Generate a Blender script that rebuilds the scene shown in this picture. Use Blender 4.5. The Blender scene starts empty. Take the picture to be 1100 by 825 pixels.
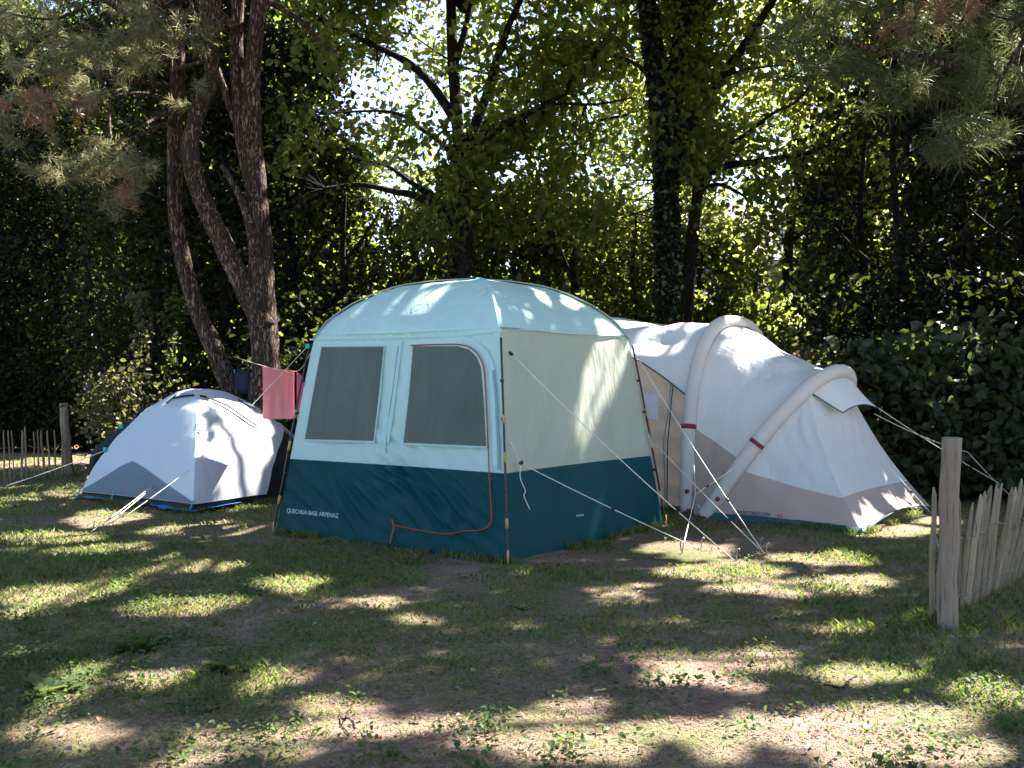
import bpy, bmesh, math, random
import numpy as np
from mathutils import Vector, Matrix

sc = bpy.context.scene
COL = sc.collection
rng = np.random.default_rng(7)
random.seed(7)

# ------------------------------------------------------------------ camera, sky, sun, exposure
F, CX, HY, CH = 1090.0, 550.0, 409.0, 1.30          # focal length in photo pixels, centre, horizon row, eye height
cam_d = bpy.data.cameras.new("camera")
cam = bpy.data.objects.new("camera", cam_d)
COL.objects.link(cam)
cam.location = (0, 0, CH)
cam.rotation_euler = (math.radians(90), 0, 0)
cam_d.sensor_width = 36
cam_d.lens = 36 * F / 1100
cam_d.shift_y = -(412.5 - HY) / 1100
cam_d.clip_end = 500
sc.camera = cam

SUN_EL, SUN_AZ = 50.0, 48.0                           # azimuth clockwise from +Y
el, az = math.radians(SUN_EL), math.radians(SUN_AZ)
S = np.array([math.cos(el) * math.sin(az), math.cos(el) * math.cos(az), math.sin(el)])
world = bpy.data.worlds.new("World")
sc.world = world
world.use_nodes = True
wn = world.node_tree
wn.nodes.clear()
sky = wn.nodes.new("ShaderNodeTexSky")
sky.sky_type = 'NISHITA'
sky.sun_disc = False
sky.sun_elevation = el
sky.sun_rotation = az
sky.air_density = 1.0
sky.dust_density = 1.0
sky.ozone_density = 1.0
bgn = wn.nodes.new("ShaderNodeBackground")
bgn.inputs[1].default_value = 0.055
won = wn.nodes.new("ShaderNodeOutputWorld")
wn.links.new(sky.outputs[0], bgn.inputs[0])
wn.links.new(bgn.outputs[0], won.inputs[0])
sun_d = bpy.data.lights.new("sun", 'SUN')
sun_d.energy = 5.0
sun_d.angle = math.radians(0.53)
sun_d.color = (1.0, 0.95, 0.87)
sun = bpy.data.objects.new("sun", sun_d)
COL.objects.link(sun)
sun.rotation_euler = Vector(S).to_track_quat('Z', 'Y').to_euler()
sc.view_settings.view_transform = 'Standard'
sc.view_settings.look = 'None'
sc.view_settings.gamma = 1.0
sc.view_settings.use_curve_mapping = False
sc.view_settings.exposure = 3.0
sc.render.engine = 'CYCLES'
sc.cycles.max_bounces = 8
sc.cycles.transparent_max_bounces = 8


# ------------------------------------------------------------------ helpers
def P(x, y, Y):
    """photo pixel (x, y) at distance Y -> world point"""
    return Vector(((x - CX) / F * Y, Y, CH - (y - HY) / F * Y))


def G(x, y):
    """photo pixel on the ground -> world point"""
    return P(x, y, F * CH / (y - HY))


def hsh(ix, iy, iz, s):
    v = np.sin(ix * 127.1 + iy * 311.7 + iz * 74.7 + s * 19.19) * 43758.5453
    return v - np.floor(v)


def vnoise(x, y, z=0.0, s=0.0):
    x = np.asarray(x, float); y = np.asarray(y, float); z = np.asarray(z, float) + 0 * x
    ix, iy, iz = np.floor(x), np.floor(y), np.floor(z)
    fx, fy, fz = x - ix, y - iy, z - iz
    fx, fy, fz = [f * f * (3 - 2 * f) for f in (fx, fy, fz)]
    r = 0
    for a in (0, 1):
        for b in (0, 1):
            for c in (0, 1):
                w = (fx if a else 1 - fx) * (fy if b else 1 - fy) * (fz if c else 1 - fz)
                r = r + w * hsh(ix + a, iy + b, iz + c, s)
    return r


def gh(x, y):
    """height of the ground"""
    return 0.05 * (vnoise(np.asarray(x) * .45, np.asarray(y) * .45, 0, 3) - .5) + 0.022 * (vnoise(np.asarray(x) * 2.1, np.asarray(y) * 2.1, 0, 5) - .5)


def link(name, me, mat, parent=None, smooth=True):
    o = bpy.data.objects.new(name, me)
    COL.objects.link(o)
    if mat is not None:
        for m in (mat if isinstance(mat, (list, tuple)) else [mat]):
            me.materials.append(m)
    if smooth and len(me.polygons):
        me.polygons.foreach_set('use_smooth', np.ones(len(me.polygons), bool))
    if parent is not None:
        o.parent = parent
        o.matrix_parent_inverse = Matrix.Translation(-Vector(parent.location))
        o.matrix_parent_inverse = Matrix.Identity(4)
        me.transform(Matrix.Translation(-Vector(root_loc(parent))))
    return o


def root_loc(o):
    l = Vector((0, 0, 0))
    while o is not None:
        l += o.location
        o = o.parent
    return l


def thing(name, label, cat, loc=(0, 0, 0), group=None):
    o = bpy.data.objects.new(name, None)
    o.empty_display_size = .2
    COL.objects.link(o)
    o.location = loc
    o['label'] = label
    o['category'] = cat
    if group:
        o['group'] = group
    return o


def tag(o, label=None, cat=None, group=None, kind=None):
    for k, v in (('label', label), ('category', cat), ('group', group), ('kind', kind)):
        if v:
            o[k] = v
    return o


class MB:
    """collects world-space geometry, built as ONE mesh object"""
    def __init__(self):
        self.v, self.f = [], []

    def add(self, vs, fs):
        n = len(self.v)
        self.v += [tuple(p) for p in vs]
        self.f += [tuple(i + n for i in f) for f in fs]

    def tube(self, pts, rad, n=8, res=0, wob=0.0, cap=True, closed=False, flat=1.0):
        pts = [Vector(p) for p in pts]
        rad = list(rad) if hasattr(rad, '__len__') else [rad] * len(pts)
        if res:
            pts, rad = smooth_line(pts, rad, res)
        rings = []
        t0 = (pts[1] - pts[0]).normalized()
        nrm = t0.orthogonal().normalized()
        if abs(t0.z) < .9:
            nrm = (Vector((0, 0, 1)) - t0 * t0.z).normalized()
        for i, p in enumerate(pts):
            a = pts[max(i - 1, 0)]; b = pts[min(i + 1, len(pts) - 1)]
            t = (b - a).normalized()
            nrm = (nrm - t * nrm.dot(t)).normalized()
            bi = t.cross(nrm)
            ring = []
            for k in range(n):
                th = 2 * math.pi * k / n
                r = rad[i]
                if wob:
                    q = p + (nrm * math.cos(th) + bi * math.sin(th)) * r
                    r *= 1 + wob * (float(vnoise(q.x * 9, q.y * 9, q.z * 3.5, 1)) - .5) * 2 + wob * .7 * (float(vnoise(q.x * 25, q.y * 25, q.z * 6, 2)) - .5) * 2
                ring.append(p + nrm * (math.cos(th) * r * flat) + bi * (math.sin(th) * r))
            rings.append(ring)
        vs = [q for r in rings for q in r]
        fs = []
        m = len(rings)
        for i in range(m - 1):
            for k in range(n):
                fs.append((i * n + k, i * n + (k + 1) % n, (i + 1) * n + (k + 1) % n, (i + 1) * n + k))
        if cap:
            fs.append(tuple(range(n))[::-1])
            fs.append(tuple((m - 1) * n + k for k in range(n)))
        self.add(vs, fs)
        return self

    def box(self, c, sx, sy, sz, rot=None):
        c = Vector(c)
        vs = []
        for x in (-1, 1):
            for y in (-1, 1):
                for z in (-1, 1):
                    v = Vector((x * sx / 2, y * sy / 2, z * sz / 2))
                    if rot is not None:
                        v = rot @ v
                    vs.append(c + v)
        self.add(vs, [(0, 1, 3, 2), (4, 6, 7, 5), (0, 4, 5, 1), (2, 3, 7, 6), (0, 2, 6, 4), (1, 5, 7, 3)])
        return self

    def build(self, name, mat, parent=None, smooth=True):
        me = bpy.data.meshes.new(name)
        me.from_pydata(self.v, [], self.f)
        me.update()
        return link(name, me, mat, parent, smooth)


def smooth_line(pts, rad, res):
    op, orr = [], []
    n = len(pts)
    for i in range(n - 1):
        p0, p1, p2, p3 = pts[max(i - 1, 0)], pts[i], pts[i + 1], pts[min(i + 2, n - 1)]
        for k in range(res):
            t = k / res
            op.append(.5 * ((2 * p1) + (p2 - p0) * t + (2 * p0 - 5 * p1 + 4 * p2 - p3) * t * t + (3 * p1 - p0 - 3 * p2 + p3) * t ** 3))
            orr.append(rad[i] * (1 - t) + rad[i + 1] * t)
    op.append(pts[-1]); orr.append(rad[-1])
    return op, orr


def np_mesh(name, V, Fc, k):
    """fast mesh from arrays: V (n,3), Fc (m,k)"""
    me = bpy.data.meshes.new(name)
    me.vertices.add(len(V))
    me.vertices.foreach_set('co', np.ascontiguousarray(V, np.float32).ravel())
    m = len(Fc)
    me.loops.add(m * k)
    me.loops.foreach_set('vertex_index', np.ascontiguousarray(Fc, np.int32).ravel())
    me.polygons.add(m)
    me.polygons.foreach_set('loop_start', np.arange(0, m * k, k, dtype=np.int32))
    me.update(calc_edges=True)
    return me


def unit(a):
    return a / (np.linalg.norm(a, axis=1, keepdims=True) + 1e-9)


def leaf_arrays(Pn, size, up=0.6, aspect=.32, fold=.12):
    n = len(Pn)
    nrm = rng.normal(size=(n, 3)); nrm[:, 2] += up * np.sign(rng.random(n) + .0)
    nrm = unit(nrm)
    t = unit(np.cross(nrm, rng.normal(size=(n, 3))))
    b = np.cross(nrm, t)
    L = np.asarray(size)[:, None] * np.ones((n, 1))
    asp = (aspect * (0.8 + .4 * rng.random((n, 1))))
    base = Pn - t * L * .5
    mid = Pn - t * L * (.08 * rng.random((n, 1)))
    V = np.stack([base, mid + b * L * asp + nrm * L * fold, Pn + t * L * .5 - nrm * L * .06, mid - b * L * asp + nrm * L * fold], 1).reshape(-1, 3)
    Fc = np.arange(4 * n).reshape(-1, 4)
    return V, Fc


def leaf_arrays6(Pn, size, up=0.6, aspect=.32, fold=.12):
    """pointed leaf folded along its midrib"""
    n = len(Pn)
    nrm = rng.normal(size=(n, 3)); nrm[:, 2] += up
    nrm = unit(nrm)
    t = unit(np.cross(nrm, rng.normal(size=(n, 3))))
    b = np.cross(nrm, t)
    L = np.asarray(size)[:, None] * np.ones((n, 1))
    asp = aspect * (0.75 + .5 * rng.random((n, 1)))
    cu = L * (.05 + .16 * rng.random((n, 1)))
    def at_(u, w, dz):
        return Pn + t * L * (u - .5) + b * L * asp * w + nrm * (L * dz - cu * (2 * u - 1) ** 2)
    V = np.stack([at_(0, 0, 0), at_(.28, .92, fold), at_(.66, .72, fold * .8), at_(1, 0, -.02), at_(.66, -.72, fold * .8), at_(.28, -.92, fold)], 1).reshape(-1, 3)
    i = np.arange(n)[:, None] * 6
    Fc = np.concatenate([i + np.array([[0, 3, 2, 1]]), i + np.array([[0, 5, 4, 3]])], 0)
    return V, Fc


def leaves(name, Pn, size, mat, parent=None, simple=False, **kw):
    V, Fc = (leaf_arrays if simple else leaf_arrays6)(np.asarray(Pn), size, **kw)
    return link(name, np_mesh(name, V, Fc, 4), mat, parent, smooth=False)


# ------------------------------------------------------------------ materials
def mat_new(name):
    m = bpy.data.materials.new(name)
    m.use_nodes = True
    nt = m.node_tree
    nt.nodes.clear()
    out = nt.nodes.new("ShaderNodeOutputMaterial")
    return m, nt, out


def N(nt, typ, **kw):
    n = nt.nodes.new(typ)
    for k, v in kw.items():
        if k.startswith('i_'):
            n.inputs[k[2:].replace('_', ' ')].default_value = v
        else:
            setattr(n, k, v)
    return n


def c4(c):
    return (c[0], c[1], c[2], 1)


def ramp(nt, fac, stops):
    r = nt.nodes.new("ShaderNodeValToRGB")
    e = r.color_ramp.elements
    while len(e) < len(stops):
        e.new(.5)
    for x, (p, c) in zip(e, stops):
        x.position = p
        x.color = c4(c) if len(c) == 3 else c
    nt.links.new(fac, r.inputs[0])
    return r.outputs[0]


def mixc(nt, fac, a, b, blend='MIX'):
    m = nt.nodes.new("ShaderNodeMix")
    m.data_type = 'RGBA'
    m.blend_type = blend
    for i, v in ((0, fac), (6, a), (7, b)):
        if hasattr(v, 'is_linked'):
            nt.links.new(v, m.inputs[i])
        else:
            m.inputs[i].default_value = v if i == 0 else c4(v)
    return m.outputs[2]


def noise(nt, scale, detail=4, rough=.55, vec=None, dist=0.0):
    n = nt.nodes.new("ShaderNodeTexNoise")
    n.inputs['Scale'].default_value = scale
    n.inputs['Detail'].default_value = detail
    n.inputs['Roughness'].default_value = rough
    n.inputs['Distortion'].default_value = dist
    if vec is not None:
        nt.links.new(vec, n.inputs['Vector'])
    return n.outputs[0]


def objvec(nt, scale=(1, 1, 1), rot=(0, 0, 0)):
    tc = nt.nodes.new("ShaderNodeTexCoord")
    mp = nt.nodes.new("ShaderNodeMapping")
    mp.inputs['Scale'].default_value = scale
    mp.inputs['Rotation'].default_value = rot
    nt.links.new(tc.outputs['Object'], mp.inputs[0])
    return mp.outputs[0]


def bump(nt, h, strength=.3, dist=.02):
    b = nt.nodes.new("ShaderNodeBump")
    b.inputs['Strength'].default_value = strength
    b.inputs['Distance'].default_value = dist
    nt.links.new(h, b.inputs['Height'])
    return b.outputs[0]


def M_plain(name, col, rough=.6, var=.25, scale=8, bmp=.2, metal=0.0, spec=.4):
    m, nt, out = mat_new(name)
    p = N(nt, "ShaderNodeBsdfPrincipled")
    v = objvec(nt)
    f = noise(nt, scale, 5, .6, v)
    lo = [c * (1 - var) for c in col]; hi = [min(1, c * (1 + var)) for c in col]
    nt.links.new(ramp(nt, f, [(.3, lo), (.7, hi)]), p.inputs['Base Color'])
    p.inputs['Roughness'].default_value = rough
    p.inputs['Metallic'].default_value = metal
    p.inputs['Specular IOR Level'].default_value = spec
    if bmp:
        nt.links.new(bump(nt, noise(nt, scale * 6, 4, .6, v), bmp, .01), p.inputs['Normal'])
    nt.links.new(p.outputs[0], out.inputs[0])
    return m


def M_fabric(name, col, trans=.35, rough=.62, spec=.2, wr=.35, wscale=3.0, rot=(0, 0, 0), tcol=None, stain=.08):
    """coated tent cloth: diffuse + light shining through, fine weave, soft creases"""
    m, nt, out = mat_new(name)
    v = objvec(nt)
    vs = objvec(nt, (1, 1, .28), rot)
    p = N(nt, "ShaderNodeBsdfPrincipled")
    dirt = noise(nt, 2.2, 6, .65, v)
    col_n = ramp(nt, dirt, [(.25, [c * (1 - stain) for c in col]), (.75, [min(1, c * (1 + stain * .6)) for c in col])])
    nt.links.new(col_n, p.inputs['Base Color'])
    p.inputs['Roughness'].default_value = rough
    p.inputs['Specular IOR Level'].default_value = spec
    tr = N(nt, "ShaderNodeBsdfTranslucent")
    tr.inputs[0].default_value = c4(tcol or col)
    w1 = noise(nt, wscale, 3, .5, vs, .6)
    w2 = noise(nt, wscale * 4.5, 3, .6, vs, .3)
    a = N(nt, "ShaderNodeMath", operation='MULTIPLY_ADD')
    nt.links.new(w2, a.inputs[0]); a.inputs[1].default_value = .28
    nt.links.new(w1, a.inputs[2])
    nb = bump(nt, a.outputs[0], wr, .06)
    nt.links.new(nb, p.inputs['Normal']); nt.links.new(nb, tr.inputs['Normal'])
    mx = N(nt, "ShaderNodeMixShader")
    mx.inputs[0].default_value = trans
    nt.links.new(p.outputs[0], mx.inputs[1]); nt.links.new(tr.outputs[0], mx.inputs[2])
    nt.links.new(mx.outputs[0], out.inputs[0])
    return m


def M_leaf(name, cols, tcols, trans=.45, rough=.45, spec=.4):
    m, nt, out = mat_new(name)
    g = N(nt, "ShaderNodeNewGeometry")
    r = g.outputs['Random Per Island']
    k = len(cols)
    c = ramp(nt, r, [(i / max(1, k - 1), x) for i, x in enumerate(cols)])
    t = ramp(nt, r, [(i / max(1, k - 1), x) for i, x in enumerate(tcols)])
    p = N(nt, "ShaderNodeBsdfPrincipled")
    nt.links.new(c, p.inputs['Base Color'])
    p.inputs['Roughness'].default_value = rough
    p.inputs['Specular IOR Level'].default_value = spec
    tr = N(nt, "ShaderNodeBsdfTranslucent")
    nt.links.new(t, tr.inputs[0])
    mx = N(nt, "ShaderNodeMixShader")
    mx.inputs[0].default_value = trans
    nt.links.new(p.outputs[0], mx.inputs[1]); nt.links.new(tr.outputs[0], mx.inputs[2])
    nt.links.new(mx.outputs[0], out.inputs[0])
    return m


def M_bark(name, dark, light, sc_=1.0, moss=None):
    m, nt, out = mat_new(name)
    v = objvec(nt, (1, 1, .22))
    v0 = objvec(nt)
    vo = N(nt, "ShaderNodeTexVoronoi")
    vo.feature = 'DISTANCE_TO_EDGE'
    vo.inputs['Scale'].default_value = 27 * sc_
    dn = N(nt, "ShaderNodeMixRGB"); dn.inputs[0].default_value = .22
    nn = N(nt, "ShaderNodeTexNoise"); nn.inputs['Scale'].default_value = 14; nn.inputs['Detail'].default_value = 4
    nt.links.new(v, nn.inputs['Vector'])
    nt.links.new(v, dn.inputs[1]); nt.links.new(nn.outputs[1], dn.inputs[2])
    nt.links.new(dn.outputs[0], vo.inputs['Vector'])
    edge = ramp(nt, vo.outputs['Distance'], [(0.0, (.0, .0, .0)), (.26, (1, 1, 1))])
    n1 = noise(nt, 11, 7, .7, v)
    plate = ramp(nt, n1, [(.3, [c * .42 for c in light]), (.7, light)])
    c = mixc(nt, edge, dark, plate)
    if moss:
        n2 = noise(nt, 1.6, 4, .6, v0)
        c = mixc(nt, ramp(nt, n2, [(.5, (0, 0, 0)), (.72, (.7, .7, .7))]), c, moss)
    p = N(nt, "ShaderNodeBsdfPrincipled")
    nt.links.new(c, p.inputs['Base Color'])
    p.inputs['Roughness'].default_value = .9
    p.inputs['Specular IOR Level'].default_value = .15
    h = N(nt, "ShaderNodeMath", operation='MULTIPLY_ADD')
    nt.links.new(n1, h.inputs[0]); h.inputs[1].default_value = .5
    nt.links.new(edge, h.inputs[2])
    nt.links.new(bump(nt, h.outputs[0], 1.0, .06), p.inputs['Normal'])
    nt.links.new(p.outputs[0], out.inputs[0])
    return m


def M_wood(name, dark, light, tint=None):
    """weathered split wood: long grain streaks, cracks, blotches"""
    m, nt, out = mat_new(name)
    oi = N(nt, "ShaderNodeObjectInfo")
    v = objvec(nt, (1, 1, .05)); v0 = objvec(nt)
    n1 = noise(nt, 70, 5, .65, v); n2 = noise(nt, 16, 4, .6, v); n3 = noise(nt, 4, 5, .6, v0)
    c = ramp(nt, n2, [(.3, [x * .75 for x in light]), (.7, light)])
    c = mixc(nt, ramp(nt, n1, [(.30, (.9, .9, .9)), (.46, (0, 0, 0))]), c, dark)
    c = mixc(nt, ramp(nt, n3, [(.45, (0, 0, 0)), (.75, (.6, .6, .6))]), c, tint or dark)
    c = mixc(nt, 1.0, c, ramp(nt, oi.outputs['Random'], [(0, (.62, .55, .48)), (.35, (1.05, 1.0, .92)), (.7, (.82, .82, .78)), (1, (1.3, 1.24, 1.15))]), 'MULTIPLY')
    p = N(nt, "ShaderNodeBsdfPrincipled")
    nt.links.new(c, p.inputs['Base Color'])
    p.inputs['Roughness'].default_value = .85
    p.inputs['Specular IOR Level'].default_value = .2
    nt.links.new(bump(nt, n1, .6, .012), p.inputs['Normal'])
    nt.links.new(p.outputs[0], out.inputs[0])
    return m


MAT = {}
MAT['shelter_blue'] = M_fabric("shelter pale blue cloth", (.60, .81, .81), .44, wr=.5)
MAT['shelter_grey'] = M_fabric("shelter grey green cloth", (.56, .59, .48), .48, wr=.6, rot=(0, .5, 0))
MAT['shelter_teal'] = M_fabric("shelter dark teal cloth", (.003, .055, .068), .18, spec=.14, wr=.4, tcol=(.004, .075, .085))
MAT['shelter_trim'] = M_fabric("shelter beige grey sleeve", (.42, .44, .36), .2)
def M_mesh():
    m, nt, out = mat_new("dark window mesh")
    p = N(nt, "ShaderNodeBsdfPrincipled")
    v = objvec(nt, (1, 1, .35), (0, .7, 0))
    f = noise(nt, 3.5, 4, .55, v, .5)
    nt.links.new(ramp(nt, f, [(.3, (.018, .036, .032)), (.7, (.042, .072, .064))]), p.inputs['Base Color'])
    p.inputs['Roughness'].default_value = .5
    nt.links.new(bump(nt, f, .5, .05), p.inputs['Normal'])
    t = N(nt, "ShaderNodeBsdfTransparent")
    mx = N(nt, "ShaderNodeMixShader")
    mx.inputs[0].default_value = .10
    nt.links.new(p.outputs[0], mx.inputs[1]); nt.links.new(t.outputs[0], mx.inputs[2])
    nt.links.new(mx.outputs[0], out.inputs[0])
    return m


MAT['mesh_dark'] = M_mesh()
MAT['dome_white'] = M_fabric("dome tent silver white cloth", (.64, .72, .80), .34, wr=.14)
MAT['dome_crease'] = M_fabric("dome tent creased white cloth", (.76, .77, .82), .38, wr=.5, rot=(0, 1.5, .5), wscale=4)
MAT['dome_grey'] = M_fabric("dome tent slate panel", (.15, .19, .24), .2, wr=.25)
MAT['black_cloth'] = M_plain("black tent mesh", (.008, .009, .012), .8, .3, 6, .2)
MAT['navy_cloth'] = M_plain("dark navy cloth", (.010, .016, .03), .7, .3, 6, .3)
MAT['blue_tarp'] = M_plain("bright blue tarp", (.01, .19, .46), .45, .2, 12, .4)
MAT['air_white'] = M_fabric("air tent pale cloth", (.82, .83, .83), .38, wr=.6)
MAT['air_roof'] = M_fabric("air tent canopy cloth", (.76, .77, .78), .30, wr=.35, wscale=2)
MAT['air_taupe'] = M_fabric("air tent taupe skirt", (.55, .43, .385), .30, wr=.25)
MAT['air_tan'] = M_fabric("air tent tan inner wall", (.80, .64, .53), .50, wr=.35, rot=(0, 1.5, 0))
MAT['air_beam'] = M_fabric("air beam sleeve", (.68, .62, .585), .14, wr=.12)
MAT['teal_sheet'] = M_plain("teal groundsheet", (.012, .075, .085), .5, .25, 8, .3)
MAT['orange'] = M_plain("orange red zip", (.26, .045, .022), .5, .2, 30, .1)
MAT['red_strap'] = M_plain("red strap", (.17, .03, .025), .55, .2, 30, .1)
MAT['rope'] = M_plain("pale guy rope", (.62, .60, .52), .7, .15, 40, .2)
MAT['black'] = M_plain("black pole", (.012, .012, .014), .4, .2, 20, .05)
MAT['yellow'] = M_plain("yellow pole end", (.36, .28, .06), .45, .2, 20, .05)
MAT['cyan'] = M_plain("turquoise webbing", (.03, .42, .42), .5, .2, 30, .1)
MAT['peg'] = M_plain("tent peg steel", (.35, .34, .32), .35, .2, 40, .05, metal=.9)
MAT['rust'] = M_plain("copper tent peg", (.38, .20, .13), .5, .2, 40, .05)
MAT['letter_pale'] = M_plain("pale printed letters", (.38, .52, .54), .6, .1, 30, 0)
MAT['letter_dark'] = M_plain("dark printed letters", (.07, .07, .08), .6, .1, 30, 0)
MAT['letter_red'] = M_plain("red printed numerals", (.45, .05, .03), .6, .1, 30, 0)
MAT['towel_red'] = M_fabric("faded red towel", (.62, .19, .205), .25, wr=.5, tcol=(.5, .1, .11))
MAT['towel_pink'] = M_fabric("magenta towel", (.45, .06, .16), .25, wr=.5)
MAT['grey_strip'] = M_fabric("grey blue seam strip", (.27, .38, .42), .25, wr=.25)
MAT['window_clear'] = M_fabric("white window film", (.72, .72, .76), .35, rough=.25, wr=.4)
MAT['wood_pale'] = M_wood("weathered chestnut pale", (.055, .045, .035), (.31, .245, .18), (.19, .16, .105))
MAT['wood_post'] = M_wood("weathered post", (.05, .038, .031), (.29, .225, .185), (.14, .13, .07))
MAT['wire'] = M_plain("galvanised wire", (.20, .19, .18), .45, .2, 30, 0, metal=.8)
MAT['bark_pine'] = M_bark("pine bark", (.022, .015, .011), (.31, .215, .165), 1.0, moss=(.075, .07, .035))
MAT['bark_oak'] = M_bark("oak bark", (.016, .013, .011), (.055, .045, .036), 1.4, moss=(.03, .035, .015))
MAT['leaf_oak'] = M_leaf("oak leaf", [(.016, .029, .007), (.026, .042, .010), (.040, .056, .014), (.021, .034, .009)],
                         [(.27, .35, .06), (.43, .49, .10), (.60, .60, .17), (.33, .40, .08)], .52, .5, .15)
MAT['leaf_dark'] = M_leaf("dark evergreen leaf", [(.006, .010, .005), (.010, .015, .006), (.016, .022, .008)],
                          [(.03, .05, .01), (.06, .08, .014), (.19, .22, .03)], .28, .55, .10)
MAT['leaf_mid'] = M_leaf("hedge leaf", [(.007, .013, .004), (.012, .020, .006), (.021, .030, .009)],
                         [(.14, .20, .026), (.25, .31, .04), (.36, .38, .06)], .42, .55, .12)
MAT['leaf_bramble'] = M_leaf("bramble leaf", [(.022, .034, .016), (.034, .048, .022), (.046, .058, .026)],
                             [(.09, .13, .03), (.13, .17, .04), (.18, .20, .05)], .30, .5, .28)
MAT['leaf_shrub'] = M_leaf("shrub leaf", [(.030, .036, .014), (.048, .050, .020), (.062, .058, .026)],
                           [(.15, .17, .04), (.20, .20, .05), (.25, .22, .07)], .35)
MAT['leaf_hazel'] = M_leaf("hazel leaf", [(.022, .036, .010), (.034, .050, .013), (.050, .062, .018)],
                           [(.25, .32, .06), (.37, .43, .09), (.50, .52, .14)], .46, .5, .3)
MAT['leaf_ivy'] = M_leaf("ivy leaf", [(.008, .016, .006), (.013, .024, .009)], [(.05, .08, .014), (.09, .13, .02)], .25, .35, .5)
MAT['needle'] = M_leaf("pine needles", [(.046, .070, .024), (.082, .102, .036), (.14, .145, .062), (.21, .18, .10)],
                       [(.22, .25, .09), (.30, .31, .13), (.38, .36, .18), (.42, .34, .22)], .35, .5, .2)
MAT['needle_green'] = M_leaf("green pine needles", [(.020, .042, .013), (.034, .060, .018), (.058, .084, .026), (.105, .11, .045)],
                             [(.14, .18, .06), (.19, .23, .08), (.25, .27, .10), (.30, .27, .14)], .32, .5, .2)
MAT['needle_brown'] = M_leaf("dry pine needles", [(.16, .085, .045), (.22, .12, .07)], [(.25, .12, .06), (.3, .16, .09)], .3)
MAT['grass'] = M_leaf("grass blade", [(.042, .082, .016), (.064, .112, .022), (.105, .138, .034), (.155, .135, .065), (.20, .15, .10)],
                      [(.14, .27, .03), (.21, .35, .04), (.29, .37, .06), (.28, .26, .10), (.24, .18, .11)], .40, .5, .3)
MAT['straw'] = M_leaf("dry straw", [(.125, .08, .057), (.19, .13, .096), (.27, .20, .15), (.15, .108, .07)],
                      [(.2, .15, .1), (.28, .22, .15), (.32, .26, .18), (.2, .17, .09)], .25, .6, .3)
MAT['weed'] = M_leaf("clover and weed leaf", [(.034, .060, .020), (.048, .078, .026), (.066, .092, .034)],
                     [(.14, .20, .04), (.18, .24, .05), (.22, .27, .07)], .3, .6, .12)
MAT['litter'] = M_leaf("fallen leaf", [(.10, .06, .035), (.17, .11, .07), (.24, .18, .13), (.12, .08, .05)],
                       [(.2, .12, .07), (.25, .18, .11), (.3, .25, .18), (.2, .13, .08)], .2)


def M_ground():
    m, nt, out = mat_new("trampled grass and dry earth")
    v = objvec(nt)
    big = noise(nt, .75, 5, .6, v, .4)
    mid = noise(nt, 3.2, 6, .65, v, .3)
    fine = noise(nt, 38, 5, .7, v)
    straw = noise(nt, 90, 3, .6, objvec(nt, (1, .35, 1), (0, 0, .6)))
    earth = ramp(nt, mid, [(.25, (.105, .066, .050)), (.5, (.185, .122, .094)), (.75, (.28, .195, .155))])
    earth = mixc(nt, ramp(nt, straw, [(.5, (0, 0, 0)), (.75, (.5, .5, .5))]), earth, (.29, .21, .16))
    earth = mixc(nt, ramp(nt, fine, [(.30, (.8, .8, .8)), (.52, (0, 0, 0))]), earth, (.075, .052, .038))
    green = ramp(nt, fine, [(.3, (.040, .058, .014)), (.55, (.078, .098, .025)), (.75, (.14, .14, .05))])
    a = N(nt, "ShaderNodeMath", operation='MULTIPLY_ADD')
    nt.links.new(mid, a.inputs[0]); a.inputs[1].default_value = .5
    nt.links.new(big, a.inputs[2])
    f = ramp(nt, a.outputs[0], [(.70, (0, 0, 0)), (.86, (.75, .75, .75))])
    c = mixc(nt, f, earth, green)
    p = N(nt, "ShaderNodeBsdfPrincipled")
    nt.links.new(c, p.inputs['Base Color'])
    p.inputs['Roughness'].default_value = .95
    p.inputs['Specular IOR Level'].default_value = .1
    h = N(nt, "ShaderNodeMath", operation='ADD')
    nt.links.new(fine, h.inputs[0]); nt.links.new(straw, h.inputs[1])
    nt.links.new(bump(nt, h.outputs[0], .8, .02), p.inputs['Normal'])
    nt.links.new(p.outputs[0], out.inputs[0])
    return m


MAT['ground'] = M_ground()

# ------------------------------------------------------------------ sun gaps: canopy leaves cut away to place sunbeams
# each: photo pixel centre, distance (None = on the ground), radii in metres across and along the view
GAPS = []


def gap(x, y, rx, ry, Y=None):
    """an opening cut in the canopy to place a sun patch: rx, ry in photo pixels"""
    if Y is None:
        p = G(x, y)
        Yc = p.y
        a = rx / F * Yc
        y1 = F * CH / max(6, (y - ry - HY)); y2 = F * CH / (y + ry - HY)
        b = (y1 - y2) / 2
    else:
        p = P(x, y, Y)
        a, b = rx / F * Y, ry / F * Y
    k = p.z / S[2]
    GAPS.append((p.x - S[0] * k, p.y - S[1] * k, a, b))


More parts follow.
